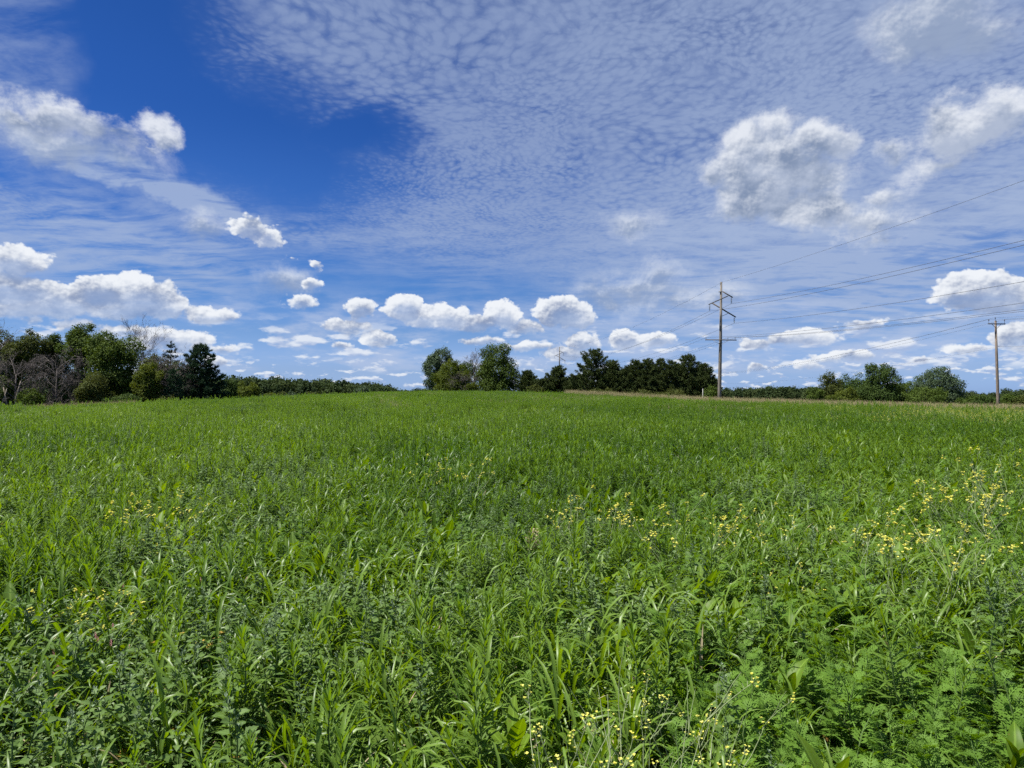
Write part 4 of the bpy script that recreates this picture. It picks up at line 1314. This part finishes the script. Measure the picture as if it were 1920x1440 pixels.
for i, (px, row, hw, mt, lab) in enumerate([(508, 735, 14, T_LIME, 'bright rounded bush on the crest right of the yellow-green bush'), (528, 731, 9, T_OLIVE, 'small upright bush after the bright rounded one'),
                                            (545, 733, 12, T_SILVER, 'pale bush near the middle of the far left crest'), (585, 735, 16, T_OLIVE, 'olive bush low over the left crest'),
                                            (622, 737, 14, T_GREEN, 'green bush low over the left crest'), (681, 722, 16, T_SILVER, 'pale tree poking above the far wood')]):
    tree('shrub', lab, px, 185, row, hw, base=-.03, n=1100, mat=mt, seed=110 + i, s=.26, group='bushes beyond the crest', cat='shrub', trunk_r=.05, stems=2)

# far woods
fc = []
for i in range(5):
    rs = np.random.default_rng(300 + i)
    H = 14.0
    b = leafy(rs, crown_lobes(rs, (0, 0, H * .52), (6.4 - .6 * i, 6.4 - .6 * i, H * .48), 9), 1100, .85, 0)
    random.seed(i); tb = MB(); tb.tube([(0, 0, -.5), (.2, 0, 5), (0, .2, 9)], [.3, .22, .12], 5, 1); b.merge(tb)
    fc.append(b)
_pm = PLANT_MATS
PLANT_MATS = [leaf_mat('far_leaf', (0.018, 0.036, 0.012, 1), (0.060, 0.082, 0.026, 1), rough=0.8, trans=0.2, spec=0.1, vary=0.7), M_BARK]
FW_COL, _ = proto_collection('far_tree', fc)
PLANT_MATS = _pm


def wood(name, label, pxs, rows, d0, d1, n, seed):
    rs = np.random.default_rng(seed)
    px = rs.uniform(min(pxs), max(pxs), n); d = rs.uniform(d0, d1, n) ** 1.0
    x = (px - 960) / FPX * d; z = ground(x, d)
    row = np.interp(px, pxs, rows) + rs.normal(2.2, 3.2, n) + (1 - (d - d0) / (d1 - d0)) * 4.0
    H = np.clip(EYE + (ROW0 - row) / FPX * d - z, 5, 40)
    scatter(name, np.stack([x, d, z], 1), np.stack([np.zeros(n), np.zeros(n), rs.uniform(0, 6.28, n)], 1), H / 14.0, rs.integers(0, 5, n), FW_COL, label, 'woods')


wood('woods', 'far wood in a green band behind the left crest', [425, 470, 600, 680, 720, 790], [712, 713, 716, 722, 727, 735], 380, 560, 230, 1)
wood('woods', 'far wood in a low dark band between the big power pole and the right clump', [1340, 1380, 1440, 1500, 1560], [732, 729, 727, 729, 730], 420, 600, 150, 2)
wood('woods', 'far wood behind the wooden pole at the right', [1780, 1850, 1900, 1990], [737, 738, 733, 737], 380, 520, 110, 3)
wood('woods', 'far wood glimpsed behind the pines of the crest', [780, 900, 1100, 1340], [736, 738, 736, 734], 420, 560, 130, 4)
wood('woods', 'far wood hidden behind the left wood', [-200, 100, 430], [716, 712, 712], 300, 420, 110, 5)
# ----------------------------------------------------------------- power lines
M_POLE = noise_mat('weathered_pole', (0.105, 0.092, 0.076, 1), (0.225, 0.20, 0.168, 1), scale=(9, 9, .35), size=2.2, bump=0.5, bdist=0.01, rough=.9)
M_POLE2 = noise_mat('brown_pole', (0.11, 0.085, 0.065, 1), (0.26, 0.205, 0.16, 1), scale=(7, 7, .8), size=2.2, bump=0.5, bdist=0.01, rough=.9)
M_ARM = noise_mat('arm_wood', (0.07, 0.06, 0.05, 1), (0.145, 0.125, 0.105, 1), scale=(.5, 8, 8), size=2.0, bump=0.3, rough=.9)
M_IRON = noise_mat('galvanised_iron', (0.20, 0.20, 0.20, 1), (0.34, 0.34, 0.34, 1), size=20, bump=0.1, rough=.5)
M_DARKARM = noise_mat('dark_steel', (0.015, 0.015, 0.018, 1), (0.04, 0.04, 0.045, 1), size=8, bump=0.1, rough=.5)
M_GLAZE = noise_mat('insulator_glaze', (0.07, 0.075, 0.08, 1), (0.13, 0.135, 0.14, 1), size=5, bump=0, rough=.25, spec=.5)
M_WIRE = noise_mat('aluminium_wire', (0.06, 0.06, 0.065, 1), (0.11, 0.11, 0.115, 1), size=3, bump=0, rough=.5)
M_WHITE = noise_mat('white_paint', (0.26, 0.25, 0.22, 1), (0.48, 0.47, 0.43, 1), size=9, bump=.1, rough=.6)

KP = 116.0 / FPX / 5.14       # metres per pixel of the enlarged look at the big pole


def lathe(b, p, d, prof, mat=0, sides=10):
    """prof = [(distance along d, radius)]"""
    b.tube([Vector(p) + Vector(d) * t for t, r in prof], [r for t, r in prof], sides, mat)


def beam(b, p, q, w, h, mat=0):
    p, q = Vector(p), Vector(q); d = q - p
    rot = d.to_track_quat('X', 'Z').to_matrix()
    b.box((p + q) / 2, (d.length, w, h), rot, mat)


def transmission_pole(x, y, z, label, name='transmission_pole', lean=0.0):
    root = empty(name, (x, y, z))
    P = lambda u, v: ((u - 419) * KP, 0, (1305 - v) * KP)       # point from the enlarged photo, relative to the pole
    Ht = (1305 - 150) * KP
    b = MB(); b.tube([(-.21, 0, -2.2), (-.16, 0, 2), (.05, 0, Ht * .55), (.19, 0, Ht)], [.31, .30, .24, .165], 16)
    b.build('pole', M_POLE, root, smooth=True)
    arms = []
    for (u0, v0), (u1, v1), off, hh in (((438, 240), (536, 298), -.26, .17), ((300, 368), (486, 285), -.45, .15), ((350, 350), (575, 484), .30, .19)):
        p, q = Vector(P(u0, v0)), Vector(P(u1, v1)); p.y = q.y = off
        b = MB(); beam(b, p, q, .11, hh); arms.append(b.build('arm', M_ARM, root))
    b = MB(); p, q = Vector(P(432, 478)), Vector(P(500, 448)); p.y = q.y = .22; beam(b, p, q, .05, .07); b.build('brace', M_ARM, root)
    ends = []
    for (u, v0, v1), off in (((523, 302, 357), -.26), ((310, 372, 431), -.45), ((560, 487, 543), .30)):
        b = MB(); p = Vector(P(u, v0)); p.y = off
        L = (v1 - v0) * KP
        b.tube([p + Vector((0, 0, .12)), p - Vector((0, 0, L))], [.022, .022], 5, 1)
        for k in range(6):
            c = p - Vector((0, 0, L * (.12 + .13 * k)))
            lathe(b, c, (0, 0, -1), [(0, .035), (.03, .125), (.05, .13), (.07, .04)], 0, 10)
        b.build('insulator_string', [M_GLAZE, M_IRON], root)
        ends.append(Vector((x, y, z)) + p - Vector((0, 0, L)))
    b = MB(); beam(b, (-4.15 * .62, -.30, (1305 - 706) * KP), (4.15 * .62, -.30, (1305 - 706) * KP - .05), .11, .15); ca = b.build('crossarm', M_ARM, root)
    for sx in (-1, 1):
        b = MB(); beam(b, (sx * 1.25, -.36, (1305 - 712) * KP), (sx * .1, -.36, (1305 - 735) * KP - .3), .03, .05); b.build('brace', M_IRON, root)
    for u in (-2.45, 1.15, 2.35):
        b = MB(); c = Vector((u, -.30, (1305 - 702) * KP + .02))
        b.tube([c - Vector((0, 0, .05)), c + Vector((0, 0, .16))], .018, 5, 1)
        lathe(b, c + Vector((0, 0, .12)), (0, 0, 1), [(0, .03), (.02, .075), (.06, .08), (.09, .05), (.13, .06), (.16, .03)], 0, 10)
        b.build('pin_insulator', [M_GLAZE, M_IRON], ca)
        ends.append(Vector((x, y, z)) + c + Vector((0, 0, .27)))
    b = MB(); beam(b, (-.05, 0, Ht + .06), (.42, 0, Ht + .06), .06, .07); b.tube([(.0, 0, Ht - .5), (.02, -.19, Ht + .03)], .02, 4); b.build('top_bracket', M_IRON, root)
    for v in (240, 735, 1050):
        b = MB(); zz = (1305 - v) * KP
        b.tube([(.02, 0, zz - .05), (.02, 0, zz + .05)], [.29, .29], 16); b.build('steel_band', M_IRON, root)
    ends.append(Vector((x + .40, y, z + Ht + .06)))
    tag(root, label, 'power pole', 'wooden transmission poles')
    return ends


A = at_px(1351, 116); A = (A[0], A[1], top_z(753.8, 116))
B_ = at_px(1048.5, 294)
zB = top_z(651, 294) - (1305 - 150) * KP
endsA = transmission_pole(*A, 'big weathered power pole with slanted upper arms at the field edge')
endsB = transmission_pole(B_[0], B_[1], zB, 'far transmission pole rising behind the ragged pine')
step_v = Vector((A[0] - B_[0], A[1] - B_[1], 1.2))


def wire(p, q, sag, label, r, group, n=48):
    p, q = Vector(p), Vector(q); b = MB()
    pts = [p.lerp(q, i / n) - Vector((0, 0, 4 * sag * (i / n) * (1 - i / n))) for i in range(n + 1)]
    b.tube([v - p for v in pts], r, 5, 0)
    o = b.build('power_line', M_WIRE); o.location = p
    return tag(o, label, 'power line', group)


WN = ['wire from the right top insulator of the big pole', 'wire from the left insulator of the big pole', 'wire from the lowest slanted arm of the big pole',
      'left crossarm wire of the big pole', 'inner right crossarm wire of the big pole', 'outer right crossarm wire of the big pole', 'topmost thin wire from the tip of the big pole']
for i, (ea, eb) in enumerate(zip(endsA, endsB)):
    ec = ea + step_v
    r = .020 if i < 3 else (.014 if i == 6 else .016)
    wire(ea, ec, 3.4 if i != 6 else 2.6, WN[i] + ', towards the right', r, 'wires of the transmission line')
    wire(eb, ea, 3.4 if i != 6 else 2.6, WN[i] + ', back to the far pole', r, 'wires of the transmission line')

# the wooden distribution pole at the right
C_ = at_px(1871, 96); Hc = top_z(601, 96) - C_[2]
root = empty('utility_pole', C_)
b = MB(); b.tube([(.02, 0, -.5), (0, 0, 2), (-.12, 0, Hc * .6), (-.22, 0, Hc)], [.20, .19, .165, .12], 14); b.build('pole', M_POLE2, root, smooth=True)
zc_ = Hc - .45
b = MB(); beam(b, (-1.36, -.20, zc_), (.96, -.20, zc_ - .03), .10, .13); ca = b.build('crossarm', M_DARKARM, root)
ends = []
for u, zz, par in ((-1.28, zc_ + .05, ca), (.86, zc_ + .03, ca), (-.34, Hc - .12, root)):
    b = MB(); c = Vector((u, -.20 if par is ca else -.13, zz))
    b.tube([c, c + Vector((0, 0, .44))], .020, 5, 1)
    lathe(b, c + Vector((0, 0, .36)), (0, 0, 1), [(0, .03), (.03, .07), (.07, .075), (.1, .045), (.16, .05), (.19, .02)], 0, 10)
    b.build('pin_insulator', [M_DARKARM, M_DARKARM], par)
    ends.append(Vector(C_) + c + Vector((0, 0, .54)))
for sx in (-1, 1):
    b = MB(); beam(b, (-.2 + sx * .62, -.16, zc_ - .06), (-.19 + sx * .06, -.16, zc_ - .62), .03, .04); b.build('brace', M_DARKARM, root)
b = MB(); b.tube([(-.02, -.16, Hc * .72), (.12, -.22, Hc * .72)], .03, 5); b.build('neutral_bracket', M_DARKARM, root)
tag(root, 'brown wooden utility pole with a black crossarm at the right edge of the field', 'utility pole')
ends.append(Vector(C_) + Vector((.1, -.2, Hc * .72)))
far_v, near_v = Vector((13.0, 205, -1.0)), Vector((46, -52, -.6))
DN = ['left crossarm wire of the brown utility pole', 'right crossarm wire of the brown utility pole', 'middle wire on top of the brown utility pole', 'lower single wire of the brown utility pole']
for i, e in enumerate(ends):
    wire(e, e + far_v, 2.4, DN[i] + ', running away to the left', .013 if i < 3 else .010, 'wires of the utility pole line')
    wire(e, e + near_v, .7, DN[i] + ', running to the right edge', .013 if i < 3 else .010, 'wires of the utility pole line')

# thin white post before the pines
x, y, z = at_px(1317.5, 114)
root = empty('marker_post', (x, y, z))
h = top_z(729, 114) - z
b = MB(); b.tube([(0, 0, -.3), (.02, 0, h)], [.055, .05], 10); b.build('post', M_WHITE, root)
b = MB(); b.tube([(.02, 0, h - .01), (.02, 0, h + .05)], [.062, .045], 10); b.build('cap', M_WHITE, root)
tag(root, 'thin white post standing before the pines left of the big power pole', 'post')
# ----------------------------------------------------------------- mustard, seed heads and the grassy margin
def place(kind, parts, name, x, y, rz, s, label, cat, group, meshes={}):
    key = id(parts)
    if key not in meshes:
        meshes[key] = [(pn, b.mesh(kind + '_' + pn, PLANT_MATS)) for pn, l in parts for b in l]
    root = empty(name, (x, y, gz(x, y) - .01), rz); root.scale = (s,) * 3
    for pn, me in meshes[key]:
        po = link(bpy.data.objects.new(pn, me), root)
        if pn in ('bud', 'flower_spike'): po['kind'] = 'stuff'
    return tag(root, label, cat, group)


def spot(px, row, h):
    """Where a plant of height h stands whose top shows at a photo pixel."""
    d = 3.0
    for _ in range(40):
        x = (px - 960) / FPX * d
        d = d * .5 + .5 * (EYE - gz(x, d) - h) / max(1e-3, (row - ROW0) / FPX)
    return (px - 960) / FPX * d, d


MUST = [make_mustard(700 + i, .62 + .06 * (i % 3), .60 + .08 * (i % 3), 26 if i == 0 else 64, .0054 if i == 0 else .0092) for i in range(4)]
MG = 'yellow mustard plants scattered in the field'
for i, (px, row, h, s, lab) in enumerate([
        (1150, 1258, .66, 1.06, 'large wiry mustard plant with small yellow flowers at the bottom centre of the photo'),
        (1275, 1300, .58, .85, 'second wiry yellow-flowered mustard right beside the largest one'),
        (1118, 890, .72, 1.05, 'dense pale yellow mustard bush alone right of centre in the middle field'),
        (1280, 935, .66, 1.05, 'straw-coloured mustard bush between the dense pale yellow one and the wide open one'),
        (1740, 940, .70, 1.15, 'wide open mustard plant with many yellow flowers at the right'),
        (1640, 945, .66, .95, 'mustard plant at the left side of the wide open one'),
        (1850, 970, .66, .95, 'mustard plant at the right side of the wide open one'),
        (858, 866, .66, 1.0, 'faint yellow mustard bush left of centre in the middle field'),
        (285, 900, .66, 1.05, 'thin pale mustard plant in the left middle field'),
        (1900, 890, .70, 1.1, 'mustard at the right photo edge above the wide open one'),
        (1880, 838, .72, 1.2, 'farther mustard drift at the right edge'),
        (1790, 846, .72, 1.2, 'mustard left of the farther drift at the right edge'),
        (1480, 1072, .60, .55, 'tiny two-headed yellow mustard below the wide open one'),
        (310, 1040, .56, .5, 'small yellow-headed mustard in the left near field'),
        (170, 1105, .55, .75, 'low mustard with a few yellow flowers at the lower left'),
        (235, 1108, .52, .5, 'small mustard right of the low one at the lower left'),
        (1410, 980, .62, .8, 'sparse yellow mustard left of the wide open group')]):
    s *= 1.22
    x, y = spot(px, row, h * s)
    place('mustard', MUST[0 if i < 2 else (1, 2, 3)[i % 3]], 'mustard_plant', x, y, U(0, 6.28), s, lab, 'mustard plant', MG)

random.seed(77)
PINKS = make_smartweed(720)
for i, (px, row) in enumerate([(112, 1222), (186, 1165), (175, 1125), (235, 1075), (243, 1185), (600, 985), (358, 1078)]):
    x, y = spot(px, row, .40)
    place('smartweed', PINKS, 'smartweed_plant', x, y, U(0, 6.28), 1.0, 'weed with thin pink flower spikes in the lower left of the field', 'weed', 'pink-spiked weeds')

# the brown, dried seed head a little right of the centre
b1, b2 = MB(), MB()
random.seed(5)
b1.tube([(0, 0, 0), (.01, 0, .3), (0, 0, .60)], [.005, .005, .003], 5, STRAW)
for k in range(90):
    t = k / 90; a = k * 2.4; r = .055 * (1 - abs(t - .45)) * U(.4, 1.1)
    blade(b2, (math.cos(a) * r, math.sin(a) * r, .44 + .16 * t), a, R(U(-10, 70)), U(.02, .035), U(.012, .02), OVATE, R(U(0, 60)), HEAD, .3, U(0, 1), 0)
x, y = spot(1000, 992, .60)
root = empty('dried_seed_head', (x, y, gz(x, y)))
b1.build('stem', PLANT_MATS, root); b2.build('seed_head', PLANT_MATS, root)
tag(root, 'brown dried seed head standing out in the grass just right of the centre', 'seed head')
# withered, yellow and orange leaves of one low weed at the lower left
b1, b2 = MB(), MB()
b1.tube([(0, 0, 0), (.02, .01, .2), (.03, 0, .36)], [.005, .004, .002], 5, STEM)
for k in range(24):
    blade(b2, (U(-.17, .17), U(-.15, .15), U(.14, .38)), U(0, 6.28), R(U(-20, 40)), U(.04, .06), U(.03, .045), OVATE, R(U(10, 60)), OLD, .2, U(0, 1), 0)
x, y = spot(355, 1195, .36)
root = empty('withered_weed', (x, y, gz(x, y)))
b1.build('stem', PLANT_MATS, root); b2.build('leaf', PLANT_MATS, root)
tag(root, 'weed with withered yellow and orange leaves at the lower left', 'weed')
# tall grey-green lambsquarters spikes standing above the rest
TALL = [make_lambsquarters(741 + 3 * i, .66 + .08 * i, 30, .055) for i in range(3)]
for i, (px, row, h, lab) in enumerate([
        (1855, 1085, .80, 'tallest grey-green lambsquarters spike at the lower right'), (1095, 1105, .66, 'dark lambsquarters spike right of the bottom centre'),
        (1325, 1030, .66, 'dark grey-green spike right of centre in the near field'), (1272, 945, .70, 'dark spike before the straw-coloured mustard bush'),
        (1480, 1005, .66, 'grey-green spike left of the two-headed mustard'), (1350, 1350, .50, 'mealy grey lambsquarters at the bottom right of the mustard'),
        (868, 1090, .62, 'dark lambsquarters spike just left of the bottom centre'), (580, 1275, .55, 'leafy lambsquarters at the lower left centre'),
        (800, 1240, .58, 'leafy lambsquarters spike at the bottom centre'), (1420, 1080, .62, 'grey-green spike beside the two-headed mustard'),
        (612, 862, .70, 'dark upright weed spike left of centre in the middle field'), (380, 1340, .50, 'lambsquarters with pale top low in the left corner')]):
    x, y = spot(px, row, h)
    place('lambsquarters', TALL[i % 3], 'lambsquarters_plant', x, y, U(0, 6.28), h / (.66 + .08 * (i % 3)), lab, 'weed', 'tall lambsquarters spikes')

# drier tall grass and leafy weeds on the margins
MG_COL, _ = proto_collection('meadow_grass', [make_meadow_grass(760 + i, .9 + .1 * (i % 3)) for i in range(5)])


def margin(name, label, pts, n, w, seed, smin=.7, smax=1.1):
    rs = np.random.default_rng(seed)
    pts = np.array(pts, float)
    t = rs.uniform(0, len(pts) - 1.001, n); i = t.astype(int); f = (t - i)[:, None]
    p = pts[i] * (1 - f) + pts[i + 1] * f
    d = p[:, 1] + rs.normal(0, w, n)
    x = (p[:, 0] - 960) / FPX * d
    scatter(name, np.stack([x, d, ground(x, d) - .02], 1), np.stack([np.zeros(n), np.zeros(n), rs.uniform(0, 6.28, n)], 1), rs.uniform(smin, smax, n), rs.integers(0, 5, n), MG_COL, label, 'grass')


margin('tall_grass', 'strip of tan-headed tall grass along the right edge of the field', [(1060, 132), (1200, 124), (1350, 112), (1500, 101), (1700, 92), (1960, 82)], 9000, 5.5, 11, .8, 1.35)
margin('tall_grass', 'pale dry grass at the foot of the left wood', [(-60, 80), (60, 80), (150, 81), (260, 84)], 900, 2.0, 12, .7, 1.15)
margin('tall_grass', 'thin tan grass on the crest before the clump', [(770, 142), (900, 138), (1000, 136), (1080, 132)], 420, 1.5, 13, .4, .65)
rs = np.random.default_rng(41)
n = 5200; px = rs.uniform(700, 1930, n); d = rs.uniform(48, 112, n); x = (px - 960) / FPX * d
kk = vnoise(x, d / 2.4, 5.5, 141.0) + rs.uniform(-.12, .12, n) > .22
x, d = x[kk], d[kk]; n = len(x)
scatter('pale_grass', np.stack([x, d, ground(x, d)], 1), np.stack([0 * x, 0 * x, rs.uniform(0, 6.28, n)], 1), rs.uniform(.45, .72, n), rs.integers(0, 5, n), MG_COL,
        'pale patches of ripening grass near the crest of the field', 'grass')
rs = np.random.default_rng(31)
n = 420; px = rs.normal(1735, 75, n); d = 97 - (px - 1700) * .035 + rs.normal(0, 1.6, n); x = (px - 960) / FPX * d
scatter('leafy_weeds', np.stack([x, d, ground(x, d)], 1), np.stack([0 * x, 0 * x, rs.uniform(0, 6.28, n)], 1), rs.uniform(2.0, 3.4, n), rs.integers(0, 6, n), SP_COL['broadleaf_weed'],
        'tall light green leafy weeds on the field edge in front of the right clump', 'weeds')
# pale yellow haze of far mustard at the right
MU_COL, _ = proto_collection('mustard', MUST)
rs = np.random.default_rng(21)
px = rs.uniform(1560, 2000, 260); d = rs.uniform(26, 60, 260)
k = rs.uniform(size=260) < .35 + .65 * (px - 1560) / 440
px, d = px[k], d[k]; x = (px - 960) / FPX * d
scatter('mustard_drift', np.stack([x, d, ground(x, d)], 1), np.stack([0 * x, 0 * x, rs.uniform(0, 6.28, len(x))], 1), rs.uniform(.9, 1.25, len(x)), rs.integers(0, 4, len(x)), MU_COL,
        'pale yellow drift of flowering mustard far off at the right', 'wildflowers')
